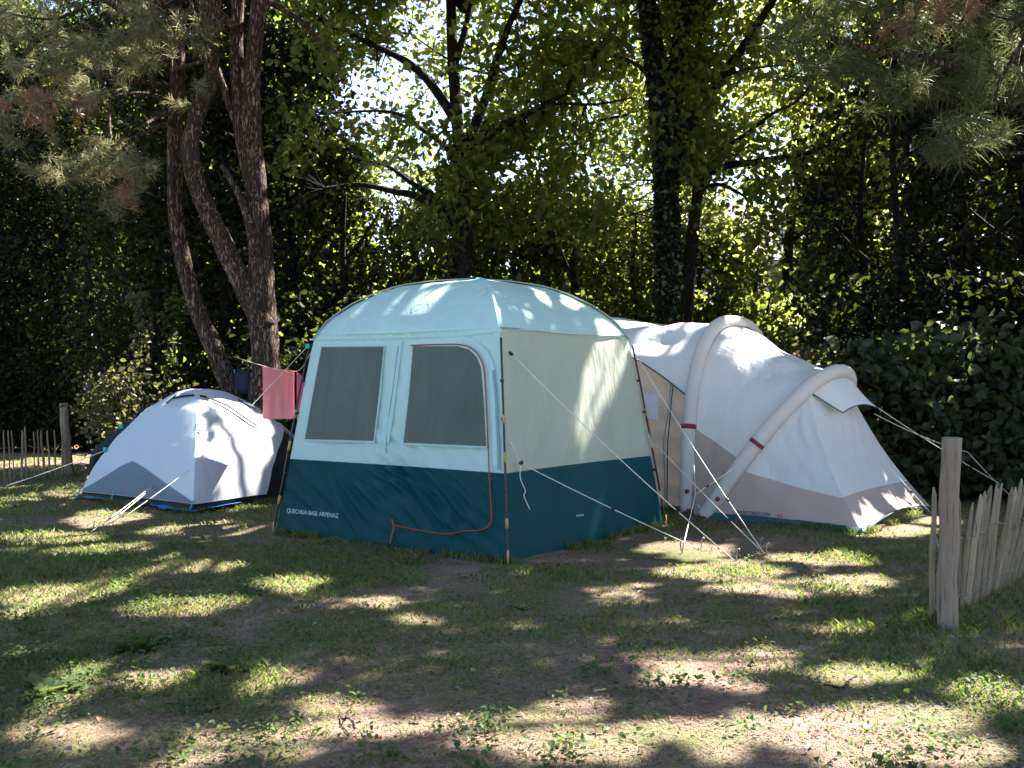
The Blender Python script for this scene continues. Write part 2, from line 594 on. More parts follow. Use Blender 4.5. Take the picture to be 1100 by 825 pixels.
for g in [(40, 538, 60, 9), (112, 556, 45, 7), (45, 575, 55, 7), (235, 566, 62, 8), (215, 600, 45, 7), (180, 612, 30, 6), (118, 588, 40, 5),
          (45, 640, 55, 10), (110, 630, 22, 8), (198, 650, 42, 10), (230, 608, 40, 6), (316, 628, 26, 10), (395, 645, 20, 5), (437, 664, 28, 6),
          (300, 733, 22, 7), (165, 724, 26, 6), (20, 655, 30, 8),
          (470, 772, 90, 11), (590, 802, 90, 14), (700, 788, 50, 12), (385, 762, 40, 9), (230, 800, 55, 10), (330, 790, 30, 12),
          (668, 640, 36, 11), (705, 668, 30, 7), (742, 590, 36, 9), (772, 612, 60, 9), (850, 632, 85, 8), (928, 622, 40, 6), (960, 572, 40, 7),
          (905, 675, 26, 6), (990, 560, 30, 6), (880, 600, 40, 5),
          (870, 785, 95, 15), (965, 768, 75, 11), (1055, 745, 50, 12), (760, 732, 50, 10), (820, 712, 50, 7), (1000, 805, 90, 13), (790, 803, 45, 9), (725, 712, 28, 7),
          (610, 765, 40, 9), (1080, 690, 20, 8), (930, 730, 30, 6)]:
    gap(*g)
# on the tents
for g in [(256, 455, 10, 40, 10.9), (278, 500, 13, 40, 10.7), (243, 447, 30, 20, 10.95), (264, 495, 26, 42, 10.75), (262, 530, 22, 14, 10.4), (200, 428, 14, 7, 11.2), (232, 428, 12, 6, 11.3),
          (498, 312, 26, 7, 8.6), (412, 328, 16, 12, 8.4), (575, 322, 9, 16, 8.6), (612, 335, 8, 12, 8.9),
          (690, 352, 36, 8, 11.2), (735, 350, 25, 10, 11.0), (700, 368, 30, 8, 10.8), (788, 385, 22, 24, 10.2), (805, 410, 16, 16, 10.1), (840, 378, 22, 8, 10.5), (795, 345, 30, 8, 10.7),
          (985, 530, 12, 30, 10), (962, 500, 6, 22, 9.9), (890, 394, 20, 5, 10),
          (632, 400, 6, 14, 8.6), (615, 440, 6, 18, 8.4), (598, 480, 5, 18, 8.2), (655, 410, 4, 26, 8.75), (470, 370, 75, 40, 10.0), (800, 420, 80, 40, 11.6), (230, 470, 50, 30, 12.1),
          (110, 170, 60, 22, 10.9), (135, 195, 26, 18, 10.8), (100, 88, 40, 10, 11), (60, 50, 30, 10, 11.1), (890, 35, 34, 10, 7.6), (1060, 105, 26, 12, 7.6),
          (215, 330, 14, 60, 12), (240, 270, 22, 50, 11.5), (283, 330, 18, 30, 11.5), (280, 350, 14, 40, 11.5), (720, 356, 40, 14, 10.7), (150, 420, 60, 40, 12.9),
          (850, 290, 40, 50, 15.6), (620, 265, 60, 35, 15.2), (390, 230, 50, 70, 15), (470, 260, 40, 30, 15.5), (890, 340, 40, 30, 12.6), (760, 280, 30, 30, 15), (1000, 400, 70, 20, 11.5),
          (50, 497, 65, 7), (110, 490, 40, 5), (60, 480, 50, 3)]:
    gap(*g)
GA = np.array(GAPS)


def lit(Pn):
    k = Pn[:, 2] / S[2]
    x = Pn[:, 0] - S[0] * k; y = Pn[:, 1] - S[1] * k
    x = x + .22 * (vnoise(x * 2.6, y * 2.6, 0, 11) - .5); y = y + .22 * (vnoise(x * 2.6, y * 2.6, 0, 12) - .5)
    x = x + .16 * (vnoise(x * 7, y * 7, 0, 13) - .5); y = y + .16 * (vnoise(x * 7, y * 7, 0, 14) - .5)
    r = (vnoise(x * 2.6, y * 2.6, 0, 15) > .92) & (y < 7.5)
    for gx, gy, a, b in GA:
        r |= ((x - gx) / (a + .06)) ** 2 + ((y - gy) / (b + .06)) ** 2 < 1
    return r


# ------------------------------------------------------------------ ground
def build_ground():
    def axis(a, b, fine_a, fine_b, st, far):
        xs = list(np.arange(fine_a, fine_b + 1e-6, st))
        lo = list(np.linspace(a, fine_a, far)[:-1]); hi = list(np.linspace(fine_b, b, far)[1:])
        return np.array(lo + xs + hi)
    xs = axis(-150, 150, -9, 9, .09, 24)
    ys = axis(-60, 240, 1.5, 19, .09, 24)
    X, Y = np.meshgrid(xs, ys)
    Z = gh(X, Y)
    Z = Z + .014 * (vnoise(X * 7, Y * 7, 0, 8) - .5)
    V = np.stack([X, Y, Z], -1).reshape(-1, 3)
    ny, nx = X.shape
    i = np.arange(ny - 1)[:, None] * nx + np.arange(nx - 1)[None, :]
    Fc = np.stack([i, i + 1, i + nx + 1, i + nx], -1).reshape(-1, 4)
    o = link("ground", np_mesh("ground", V, Fc, 4), MAT['ground'])
    tag(o, kind='structure')


build_ground()


def green_amount(x, y):
    """how thickly grass grows"""
    n = .6 * vnoise(x * .75, y * .75, 0, 21) + .4 * vnoise(x * 2.4, y * 2.4, 0, 22)
    g = np.clip((n - .40) * 4.0, 0, 1)
    left = np.clip((-x - .2) / 2.2, 0, 1) * np.clip((y - 4.2) / 1.2, 0, 1)
    g = np.maximum(g * .92, left * (.60 + .40 * vnoise(x * 1.4, y * 1.4, 0, 23)))
    far = np.clip((y - 5.0) / 2, 0, 1)
    dirt = np.exp(-(((x + 2.4) / 1.5) ** 2 + ((y - 8.6) / .8) ** 2)) + np.exp(-(((x + 5) / 2.2) ** 2 + ((y - 9.5) / .35) ** 2)) + np.exp(-(((x + 6) / 2.5) ** 2 + ((y - 16) / 1.0) ** 2))
    near = np.exp(-((y - 3.5) / .75) ** 2) * np.exp(-((x - .2) / 1.7) ** 2)
    right = np.clip((x + .6) / 1.5, 0, 1)
    g = g * (1 - .42 * right * vnoise(x * 1.1, y * 1.6, 0, 24) - .22 * right)
    g = g * (.55 + .45 * far) * (1 - .85 * np.clip(dirt, 0, 1)) * (1 - .8 * near)
    return np.clip(g, 0.03, 1)


def inside_poly(x, y, poly):
    r = np.zeros(len(x), bool)
    n = len(poly)
    for i in range(n):
        x1, y1 = poly[i]; x2, y2 = poly[(i + 1) % n]
        c = ((y1 > y) != (y2 > y)) & (x < (x2 - x1) * (y - y1) / (y2 - y1 + 1e-12) + x1)
        r ^= c
    return r


SH_F, SH_L, SH_R = Vector((-0.033, 7.27, 0)), Vector((-2.03, 8.75, 0)), Vector((1.36, 9.14, 0))
SH_B = SH_L + SH_R - SH_F
SH_C = (SH_F + SH_B) / 2
DO_A, DO_F, DO_C = Vector((-4.72, 11.07, 0)), Vector((-3.115, 9.93, 0)), Vector((-2.02, 11.62, 0))
DO_D = DO_A + DO_C - DO_F
DO_M = Vector((-3.49, 11.32, 0))
WD, AX = Vector((.61, .79, 0)).normalized(), Vector((.79, -.61, 0)).normalized()
AF1 = Vector((1.72, 9.93, 0)); AF2 = Vector((1.83, 9.62, 0)); AF0 = AF1 - AX * 1.9
AP1 = Vector((2.96, 8.56, 0)); AP2 = Vector((4.24, 10.2, 0))
FOOT = [[(p.x, p.y) for p in (SH_F, SH_L, SH_B, SH_R)], [(p.x, p.y) for p in (DO_A, DO_F, DO_C, DO_D)],
        [(p.x, p.y) for p in (AF0, AF1, AP1, AP2, AF1 + WD * 2.1, AF0 + WD * 2.1)]]


def scatter(n, y0, y1, pw=1.6, wide=1.25):
    """ground points, thicker near the camera"""
    u = rng.random(n)
    a, b = y0 ** (1 - pw), y1 ** (1 - pw)
    y = (a + (b - a) * u) ** (1 / (1 - pw))
    x = (rng.random(n) * 2 - 1) * (y * .505 * wide + 1.3)
    k = np.ones(n, bool)
    for f in FOOT:
        k &= ~inside_poly(x, y, f)
    return x[k], y[k]


def build_grass():
    x, y = scatter(600000, 2.6, 17, 1.5)
    k = rng.random(len(x)) < green_amount(x, y)
    x, y = x[k], y[k]
    n = len(x)
    g = green_amount(x, y)
    z = gh(x, y) - .004
    h = (.012 + .026 * rng.random(n)) * (.45 + .8 * g)
    tall = vnoise(x * 1.6, y * 1.6, 0, 31)
    h *= np.where(tall > .66, 1.6, 1.0)
    # longer tufts along the fence feet
    fx, fy = 2.35, 5.4
    d = np.hypot(x - fx, y - fy)
    h *= 1 + .7 * np.exp(-(d / .55) ** 2)
    w = (.0016 + .0012 * rng.random(n)) * (1 + .16 * y)
    th = rng.random(n) * 2 * np.pi
    lean = h * (.3 + 1.1 * rng.random(n))
    ph = rng.random(n) * 2 * np.pi
    base = np.stack([x, y, z], 1)
    side = np.stack([np.cos(th) * w, np.sin(th) * w, 0 * w], 1)
    tip = base + np.stack([np.cos(ph) * lean, np.sin(ph) * lean, h], 1)
    mid = base + np.stack([np.cos(ph) * lean * .35, np.sin(ph) * lean * .35, h * .62], 1)
    V = np.stack([base - side, base + side, mid + side * .8, tip, mid - side * .8], 1).reshape(-1, 3)
    Fc = np.arange(5 * n).reshape(-1, 5)
    o = link("grass", np_mesh("grass", V, Fc, 5), MAT['grass'], smooth=False)
    tag(o, 'short patchy green and yellowed grass over the pitch', 'grass', kind='stuff')
    # taller blades left standing along the tent hems
    bx, by = [], []
    for f in FOOT:
        for i in range(len(f)):
            (x1, y1), (x2, y2) = f[i], f[(i + 1) % len(f)]
            L = math.hypot(x2 - x1, y2 - y1)
            m_ = int(L * 900)
            u = rng.random(m_)
            o_ = .005 + .07 * rng.random(m_) ** 2
            nx, ny = (y2 - y1) / L, -(x2 - x1) / L
            cx_ = sum(q[0] for q in f) / len(f); cy_ = sum(q[1] for q in f) / len(f)
            sg = 1 if nx * ((x1 + x2) / 2 - cx_) + ny * ((y1 + y2) / 2 - cy_) > 0 else -1
            px_ = x1 + (x2 - x1) * u + nx * sg * o_; py_ = y1 + (y2 - y1) * u + ny * sg * o_
            k = vnoise(px_ * 3.5, py_ * 3.5, 0, 35) > .45
            bx.append(px_[k]); by.append(py_[k])
    x, y = np.concatenate(bx), np.concatenate(by)
    n = len(x)
    z = gh(x, y) - .004
    h = .02 + .055 * rng.random(n) ** 1.5
    w = (.0018 + .0012 * rng.random(n)) * (1 + .10 * y)
    th = rng.random(n) * 2 * np.pi; ph = rng.random(n) * 2 * np.pi
    lean = h * (.2 + .6 * rng.random(n))
    base = np.stack([x, y, z], 1); side = np.stack([np.cos(th) * w, np.sin(th) * w, 0 * w], 1)
    tip = base + np.stack([np.cos(ph) * lean, np.sin(ph) * lean, h], 1)
    mid = base + np.stack([np.cos(ph) * lean * .35, np.sin(ph) * lean * .35, h * .62], 1)
    V = np.stack([base - side, base + side, mid + side * .8, tip, mid - side * .8], 1).reshape(-1, 3)
    o = link("grass", np_mesh("grass", V, np.arange(5 * n).reshape(-1, 5), 5), MAT['grass'], smooth=False)
    tag(o, 'taller grass blades standing along the hems of the tents', 'grass', kind='stuff')
    # dry straw lying flat
    x, y = scatter(200000, 2.6, 14, 1.7)
    k = rng.random(len(x)) < .15 + .75 * vnoise(x * .9, y * .9, 0, 33)
    x, y = x[k], y[k]
    n = len(x)
    ln = .012 + .045 * rng.random(n) ** 2
    w = (.0006 + .0007 * rng.random(n)) * (1 + .12 * y)
    th = rng.random(n) * 2 * np.pi
    z = gh(x, y) + .002 + .010 * rng.random(n) ** 2
    d = np.stack([np.cos(th) * ln, np.sin(th) * ln, (rng.random(n) - .4) * ln * .4], 1)
    s = np.stack([-np.sin(th) * w, np.cos(th) * w, 0 * w], 1)
    b = np.stack([x, y, z], 1)
    V = np.stack([b - d / 2 - s, b - d / 2 + s, b + d / 2 + s, b + d / 2 - s], 1).reshape(-1, 3)
    o = link("dry_straw", np_mesh("dry_straw", V, np.arange(4 * n).reshape(-1, 4), 4), MAT['straw'], smooth=False)
    tag(o, 'dry straw and fallen pine needles lying over bare earth', 'straw', kind='stuff')
    # low broad-leaved weeds
    cx, cy = scatter(3400, 3.2, 12, 1.3)
    pr = .10 + .9 * np.exp(-(((cx + 2.0) / .9) ** 2 + ((cy - 4.9) / .95) ** 2)) + .35 * np.exp(-(((cx - 1.2) / 1.2) ** 2 + ((cy - 4.2) / .6) ** 2))
    pr *= vnoise(cx * 2.2, cy * 2.2, 0, 41) * 1.9
    k = rng.random(len(cx)) < pr
    cx, cy = cx[k], cy[k]
    m = 24
    x = np.repeat(cx, m) + rng.normal(size=len(cx) * m) * .055
    y = np.repeat(cy, m) + rng.normal(size=len(cx) * m) * .055
    Pn = np.stack([x, y, gh(x, y) + .012 + .035 * rng.random(len(x))], 1)
    o = leaves("ground_weeds", Pn, .011 + .020 * rng.random(len(x)), MAT['weed'], up=2.2, aspect=.42, fold=.08)
    tag(o, 'low clover and broad leaved weeds spreading over the near grass', 'weeds', kind='stuff')
    # litter
    x, y = scatter(1300, 2.8, 12, 1.5)
    Pn = np.stack([x, y, gh(x, y) + .014], 1)
    o = leaves("leaf_litter", Pn, .016 + .030 * rng.random(len(x)) ** 1.6, MAT['litter'], up=3.0, aspect=.34, fold=.16)
    tag(o, 'dry fallen leaves scattered on the trodden ground', 'dead leaves', kind='stuff')


build_grass()


def rosette(px, py, r, n, label, ln=.09):
    p = G(px, py)
    p.z = float(gh(p.x, p.y))
    V, Fc = [], []
    t = thing("weed_plant", label, "weed", p, 'leafy weeds in the near grass')
    mb = MB()
    for i in range(n):
        a = random.random() * 6.283
        d = Vector((math.cos(a), math.sin(a), 0))
        sd = Vector((-d.y, d.x, 0))
        L = ln * (.6 + .6 * random.random()); w = L * .26
        e = .35 + .9 * random.random()
        q = p + d * r * random.random() * .5
        pts = []
        for j in range(5):
            u = j / 4
            c = q + d * L * u * math.cos(e * (1 - .5 * u)) + Vector((0, 0, 1)) * L * (math.sin(e) * u - .35 * u * u)
            ww = w * (math.sin(math.pi * (u * .82 + .1)))
            rip = .15 * w * random.uniform(-1, 1)
            pts += [c - sd * ww + Vector((0, 0, ww * .35 + rip)), c, c + sd * ww + Vector((0, 0, ww * .35 - rip))]
        mb.add(pts, [(3 * j + k, 3 * j + k + 1, 3 * j + k + 4, 3 * j + k + 3) for j in range(4) for k in (0, 1)])
    mb.build("foliage", MAT['weed'], t)


rosette(249, 718, .10, 34, "leafy dock weed standing alone on bare earth nearest the shelter tent")
rosette(150, 692, .16, 46, "broad dark dock weed at the edge of the clover patch")
rosette(50, 742, .16, 40, "bushy green weed in the clover at the photo's lower edge, beside bare earth")


for i, (px, py, L, lab) in enumerate([(372, 778, .34, "thin dry twig on bare earth at the near edge"), (560, 655, .22, "short grey twig lying before the shelter tent's front corner"),
                                      (905, 742, .30, "crooked twig on the sunlit grass nearest the grey post"), (205, 762, .24, "brown twig on the dark earth below the lone dock weed")]):
    p = G(px, py)
    a = rng.random() * 3.1
    d = Vector((math.cos(a), math.sin(a) * .6, 0))
    q = [p + d * L * (u - .5) + Vector((0, .02 * math.sin(u * 7 + i), float(gh(p.x, p.y)) + .022 + .012 * math.sin(u * 5 + i))) for u in np.linspace(0, 1, 7)]
    mb = MB().tube(q, [.005, .0055, .005, .0045, .004, .003, .002], n=6, res=2)
    mb.tube([q[3], q[3] + d * .05 + Vector((.02, .05, .012)), q[3] + d * .1 + Vector((.03, .08, .01))], [.003, .0025, .0015], n=5)
    tag(mb.build("twig", MAT['bark_pine']), lab, "twig", "fallen twigs")
# ------------------------------------------------------------------ fences
def paling(mb_pt, top, r, seed):
    rd = random.Random(seed)
    mb = MB()
    b = Vector(mb_pt); t = Vector(top)
    pts = []
    for i in range(6):
        u = i / 5
        pts.append(b.lerp(t, u) + Vector((rd.uniform(-1, 1) * .006, rd.uniform(-1, 1) * .006, 0)) * (0 if i in (0,) else 1))
    rr = [r, r * 1.02, r * .97, r, r * .93, r * .85]
    tipd = (t - b).normalized()
    pts.append(t + tipd * .045 + Vector((rd.uniform(-.006, .006), 0, 0))); rr.append(r * .28)
    mb.tube(pts, rr, n=7, wob=.22, flat=rd.uniform(.55, .8))
    return mb


def fence(post_bot, post_top, post_r, line, n, ht, label, seed, leanx, extra=None):
    rd = random.Random(seed)
    loc = Vector((post_bot[0], post_bot[1], 0))
    t = thing("picket_fence", label, "fence", loc, "chestnut paling fences")
    mb = MB()
    a, b = Vector(post_bot), Vector(post_top)
    pts = [a.lerp(b, i / 9) + Vector((.006 * math.sin(i * 1.7), .004 * math.cos(i * 2.3), 0)) for i in range(10)]
    mb.tube(pts, [post_r * (1.06 - .012 * i) for i in range(10)], n=14, wob=.07)
    mb.build("post", MAT['wood_post'], t)
    p0, p1 = Vector(line[0]), Vector(line[1])
    tops = []
    for i in range(n):
        u = (i + rd.uniform(-.18, .18)) / (n - 1)
        q = p0.lerp(p1, u)
        q.z = -.05
        hh = ht * rd.uniform(.93, 1.05)
        lx = leanx(u) + rd.uniform(-.035, .035)
        tp = q + Vector((lx, rd.uniform(-.03, .03), hh + .05))
        paling(q, tp, rd.uniform(.010, .021), seed * 100 + i).build("pale", MAT['wood_pale'], t)
        tops.append((q, tp))
    if extra:
        for q, tp, r in extra:
            paling(q, tp, r, seed * 100 + 77).build("pale", MAT['wood_pale'], t)
            tops.insert(0, (Vector(q), Vector(tp)))
    tops.insert(1 if extra else 0, (a, a + (b - a) * (ht / (b - a).length)))
    for frac in (.22, .72):
        w = MB()
        pts = [q.lerp(tp, frac) for q, tp in tops]
        for s in (-1, 1):
            w.tube([p + Vector((0, s * .027 * (1 if k % 2 else -1) * .9, s * .004)) for k, p in enumerate(pts)], .0028, n=5, res=3)
        w.build("wire", MAT['wire'], t)
    return t


pb = G(1016, 676); pb.z = -.1
pt = P(1022, 470, pb.y)
fence((pb.x, pb.y, -.1), (pt.x, pt.y, pt.z), .051, [(2.46, 5.62, 0), (4.95, 8.7, 0)], 46, .62,
      "weathered wooden picket fence running away from a thick grey post beside the taupe skirted tent", 3, lambda u: .03 + .20 * min(1, u * 2.4),
      extra=[((G(999, 668).x, G(999, 668).y, -.03), tuple(P(1003, 532, G(999, 668).y)), .015)])
lb = G(75, 511)
fence((lb.x, lb.y, -.1), tuple(P(68, 433, lb.y)), .058, [(-6.07, 13.70, 0), (-7.3, 11.9, 0)], 28, .64,
      "dark wooden picket fence with leaning round post beyond the white dome tent", 5, lambda u: -.03)


# ------------------------------------------------------------------ cloth surfaces
def surf(name, fn, nu, nv, mat, parent, u0=0, u1=1, v0=0, v1=1):
    vs = [fn(u0 + (u1 - u0) * i / nu, v0 + (v1 - v0) * j / nv) for j in range(nv + 1) for i in range(nu + 1)]
    fs = [(j * (nu + 1) + i, j * (nu + 1) + i + 1, (j + 1) * (nu + 1) + i + 1, (j + 1) * (nu + 1) + i) for j in range(nv) for i in range(nu)]
    me = bpy.data.meshes.new(name)
    me.from_pydata([tuple(v) for v in vs], [], fs)
    me.update()
    return link(name, me, mat, parent)


def poly(name, pts, mat, parent):
    me = bpy.data.meshes.new(name)
    me.from_pydata([tuple(p) for p in pts], [], [tuple(range(len(pts)))])
    me.update()
    return link(name, me, mat, parent, smooth=False)


def ribbon(name, pts, w, nrm, mat, parent, thick=.003):
    """flat band along pts lying on a surface with normal nrm"""
    mb = MB()
    pts = [Vector(p) for p in pts]
    nrm = Vector(nrm).normalized()
    vs = []
    for i, p in enumerate(pts):
        t = (pts[min(i + 1, len(pts) - 1)] - pts[max(i - 1, 0)]).normalized()
        s = t.cross(nrm).normalized() * (w / 2)
        vs += [p - s, p + s, p + s + nrm * thick, p - s + nrm * thick]
    fs = []
    for i in range(len(pts) - 1):
        for k in range(4):
            fs.append((4 * i + k, 4 * i + (k + 1) % 4, 4 * i + 4 + (k + 1) % 4, 4 * i + 4 + k))
    e = 4 * (len(pts) - 1)
    fs += [(3, 2, 1, 0), (e, e + 1, e + 2, e + 3)]
    mb.add(vs, fs)
    return mb.build(name, mat, parent, smooth=False)


def rope(parent, pts, sag=.02, r=.0035, name="guy_rope", res=0, mat='rope'):
    pts = [Vector(p) for p in pts]
    out = []
    for i in range(len(pts) - 1):
        for k in range(8):
            u = k / 8
            q = pts[i].lerp(pts[i + 1], u)
            q.z -= sag * 4 * u * (1 - u)
            out.append(q)
    out.append(pts[-1])
    o = MB().tube(out, r, n=6).build(name, MAT[mat], parent)
    if name == "guy_rope" and len(out) > 8:
        i = int(len(out) * .72)
        d = (out[i + 1] - out[i]).normalized()
        MB().tube([out[i] - d * .016, out[i] + d * .016], .009, n=6).build("rope_slider", MAT['black'], o)
    return o


def peg(parent, p, mat='peg', h=.085, lean=(.02, .02)):
    p = Vector(p)
    top = p + Vector((lean[0], lean[1], h))
    mb = MB().tube([p + Vector((0, 0, -.06)), top, top + Vector((.012, .0, .004)), top + Vector((.018, 0, -.014))], .0045, n=6)
    return mb.build("peg", MAT[mat], parent)


def text(name, body, size, org, xdir, ydir, mat, parent, squeeze=1.0):
    cu = bpy.data.curves.new("letters", 'FONT')
    cu.body = body
    cu.size = size
    cu.extrude = .0012
    tmp = bpy.data.objects.new("letters", cu)
    COL.objects.link(tmp)
    bpy.context.view_layer.update()
    me = bpy.data.meshes.new_from_object(tmp.evaluated_get(bpy.context.evaluated_depsgraph_get()))
    bpy.data.objects.remove(tmp)
    me.name = name
    x = Vector(xdir).normalized(); y = Vector(ydir); y = (y - x * x.dot(y)).normalized(); z = x.cross(y)
    M = Matrix.Identity(4)
    for i in range(3):
        M[i][0], M[i][1], M[i][2], M[i][3] = x[i] * squeeze, y[i], z[i], org[i]
    me.transform(M)
    me.materials.clear()
    return link(name, me, mat, parent, smooth=False)


# ------------------------------------------------------------------ shelter tent (centre)
PROF = [(0, 2.19), (.2, 2.17), (.377, 2.125), (.5, 2.055), (.612, 1.965), (.72, 1.845), (.785, 1.74), (.805, 1.70), (.822, 1.60), (.855, 1.33), (.905, .88), (.955, .42), (1.0, 0.0)]
PT = np.array([p[0] for p in PROF]); PZ = np.array([p[1] for p in PROF])


def z_of_t(t):
    return float(np.interp(t, PT, PZ))


def t_of_z(z):
    return float(np.interp(-z, -PZ, PT))


def sh_pole(c, z=None, t=None):
    if t is None:
        t = t_of_z(z)
    else:
        z = z_of_t(t)
    p = SH_C.lerp(c, t)
    return Vector((p.x, p.y, z))


def sh_wall(A, B, s, z, off=0.0, sag=.05):
    a, b = sh_pole(A, z), sh_pole(B, z)
    d = (b - a).normalized()
    out = Vector((d.y, -d.x, 0))
    if out.dot(((A + B) / 2 - SH_C)) < 0:
        out = -out
    k = sag * 4 * s * (1 - s) * (.35 + .65 * min(1, max(0, 1 - abs(z - .9) / 1.3)))
    return a.lerp(b, s) + out * (off - k) + Vector((0, 0, off * .15))


def fold_front(s, z):
    ph = (s * 2.45 + z * 1.25)
    w = float(vnoise(s * 3.2, z * 2.5, 0, 51)) * .34
    f = math.sin((ph + w) * 24) * .55 + math.sin((ph - w * 1.4) * 41 + 1.3) * .45 * float(vnoise(s * 6, z * 3, 0, 57)) * 2
    f *= .35 + 1.1 * float(vnoise(s * 4.5 + z * 2.2, 0, 0, 58))
    amp = max(0, 1 - abs(z - .40) / .40) * .040 * (1 - .6 * max(0, s - .62) / .38)
    amp += .020 * max(0, 1 - abs(z - .72) / .25) * (1 - s) + .0085
    return f * amp + .006 * (float(vnoise(s * 7, z * 6, 0, 52)) - .5)


def fold_right(s, z):
    ph = (s * 2.34 - z * .62)
    f = math.sin(ph * 11 + 4 * float(vnoise(s * 3, z * 2, 0, 53)))
    amp = .022 * max(0, 1 - abs(z - .8) / .9) * math.sin(math.pi * min(1, max(0, s)))
    return f * amp + .010 * (float(vnoise(s * 5, z * 5, 0, 54)) - .5)


ZB = .625     # where the dark lower band begins
ZE = 1.70     # eave
sh = thing("shelter_tent", "large pale blue camping shelter with dark teal lower walls and two mesh windows", "tent", (SH_C.x, SH_C.y, 0))


def wall_fn(A, B, fold, lo, hi, hem=0.0):
    def f(u, v):
        z = lo + (hi - lo) * v
        p = sh_wall(A, B, u, z, fold(u, z) * math.sin(math.pi * min(1, max(0, u))) ** .3)
        if lo <= 0.01 and v < .12:
            p.z -= (1 - v / .12) * .03
        return p
    return f


def nof(s, z):
    return .008 * (float(vnoise(s * 4, z * 4, 0, 55)) - .5)


surf("front_wall", wall_fn(SH_L, SH_F, fold_front, ZB, ZE), 90, 40, MAT['shelter_blue'], sh)
surf("front_lower_wall", wall_fn(SH_L, SH_F, fold_front, 0, ZB), 150, 40, MAT['shelter_teal'], sh)
surf("side_wall", wall_fn(SH_F, SH_R, fold_right, ZB, ZE), 80, 40, MAT['shelter_grey'], sh)
surf("side_lower_wall", wall_fn(SH_F, SH_R, fold_right, 0, ZB), 80, 24, MAT['shelter_teal'], sh)
for A, B in ((SH_R, SH_B), (SH_B, SH_L)):
    surf("back_wall", wall_fn(A, B, nof, ZB, ZE), 30, 14, MAT['shelter_blue'], sh)
    surf("back_lower_wall", wall_fn(A, B, nof, 0, ZB), 30, 10, MAT['shelter_teal'], sh)


def roof_fn(A, B):
    def f(u, v):
        t = v * t_of_z(ZE)
        a, b = sh_pole(A, t=max(t, 1e-4)), sh_pole(B, t=max(t, 1e-4))
        p = a.lerp(b, u)
        p.z -= .012 * 4 * u * (1 - u) * v
        p.z += .010 * (float(vnoise(p.x * 3, p.y * 3, 0, 56)) - .5)
        return p
    return f


for nm, A, B in (("front_roof", SH_L, SH_F), ("side_roof", SH_F, SH_R), ("back_roof", SH_R, SH_B), ("back_roof", SH_B, SH_L)):
    surf(nm, roof_fn(A, B), 40, 30, MAT['shelter_blue'], sh)
# pole sleeves over the roof and poles on the corners
for c, nm in ((SH_L, 'l'), (SH_F, 'f'), (SH_R, 'r'), (SH_B, 'b')):
    pts = []
    for i in range(13):
        t = .02 + (t_of_z(1.66) - .02) * i / 12
        p = sh_pole(c, t=t)
        p.z += .004
        pts.append(p + (c - SH_C).normalized() * .008)
    if nm == 'f':
        pts = pts[1:]
    ribbon("pole_sleeve", pts, .055 if nm != 'f' else .020, Vector((0, 0, 1)) + (c - SH_C).normalized() * .6, MAT['shelter_trim' if nm != 'f' else 'shelter_blue'], sh, .010 if nm != 'f' else .004)
    d = (c - SH_C).normalized()
    pl = MB()
    zs = [1.62, 1.3, .95, .6, .3, .02]
    pts = [sh_pole(c, z) + d * .028 for z in zs]
    po = pl.tube(pts, .0085, n=8, res=3).build("pole", MAT['black'], sh)
    for z0, z1 in ((.98, 1.05), (.70, .78), (.24, .31)):
        MB().tube([sh_pole(c, z0) + d * .028, sh_pole(c, z1) + d * .028], .0115, n=8).build("pole_ferrule", MAT['yellow'], po)
    for z0 in (1.30, 1.02, .5):
        q = sh_pole(c, z0) + d * .016
        MB().box(q, .03, .03, .022).build("clip", MAT['black'], sh)
    q = sh_pole(c, .03) + d * .03
    MB().tube([q + Vector((0, 0, .06)), q + Vector((0, 0, -.06))], .009, n=8).build("peg", MAT['rust'], sh)
ribbon("eave_seam", [sh_wall(SH_F, SH_R, s / 12, ZE - .002, .006) for s in range(13)], .012, (.8, -.6, .2), MAT['grey_strip'], sh)
MB().tube([sh_pole(SH_C + (SH_F - SH_C) * 1, t=.03) + Vector((-.02, 0, .02)), sh_pole(SH_F, t=.10) + Vector((-.06, 0, .012))], .012, n=8).build("vent_toggle", MAT['black'], sh)


def on_wall(A, B, px, py, off=.012):
    """photo pixel -> point of the wall A-B"""
    a0, b0, a1 = sh_wall(A, B, 0, 0, 0, 0), sh_wall(A, B, 1, 0, 0, 0), sh_wall(A, B, .5, 1.6, 0, 0)
    n = (b0 - a0).cross(a1 - a0).normalized()
    o = Vector((0, 0, CH)); d = (P(px, py, 1) - o)
    q = o + d * ((a0 - o).dot(n) / d.dot(n))
    for _ in range(4):
        z = q.z
        a, b = sh_pole(A, z), sh_pole(B, z)
        s = (q - a).dot(b - a) / (b - a).length_squared
        w = sh_wall(A, B, s, z, off)
        q = o + d * ((w - o).dot(n) / d.dot(n))
    return sh_wall(A, B, s, z, off)


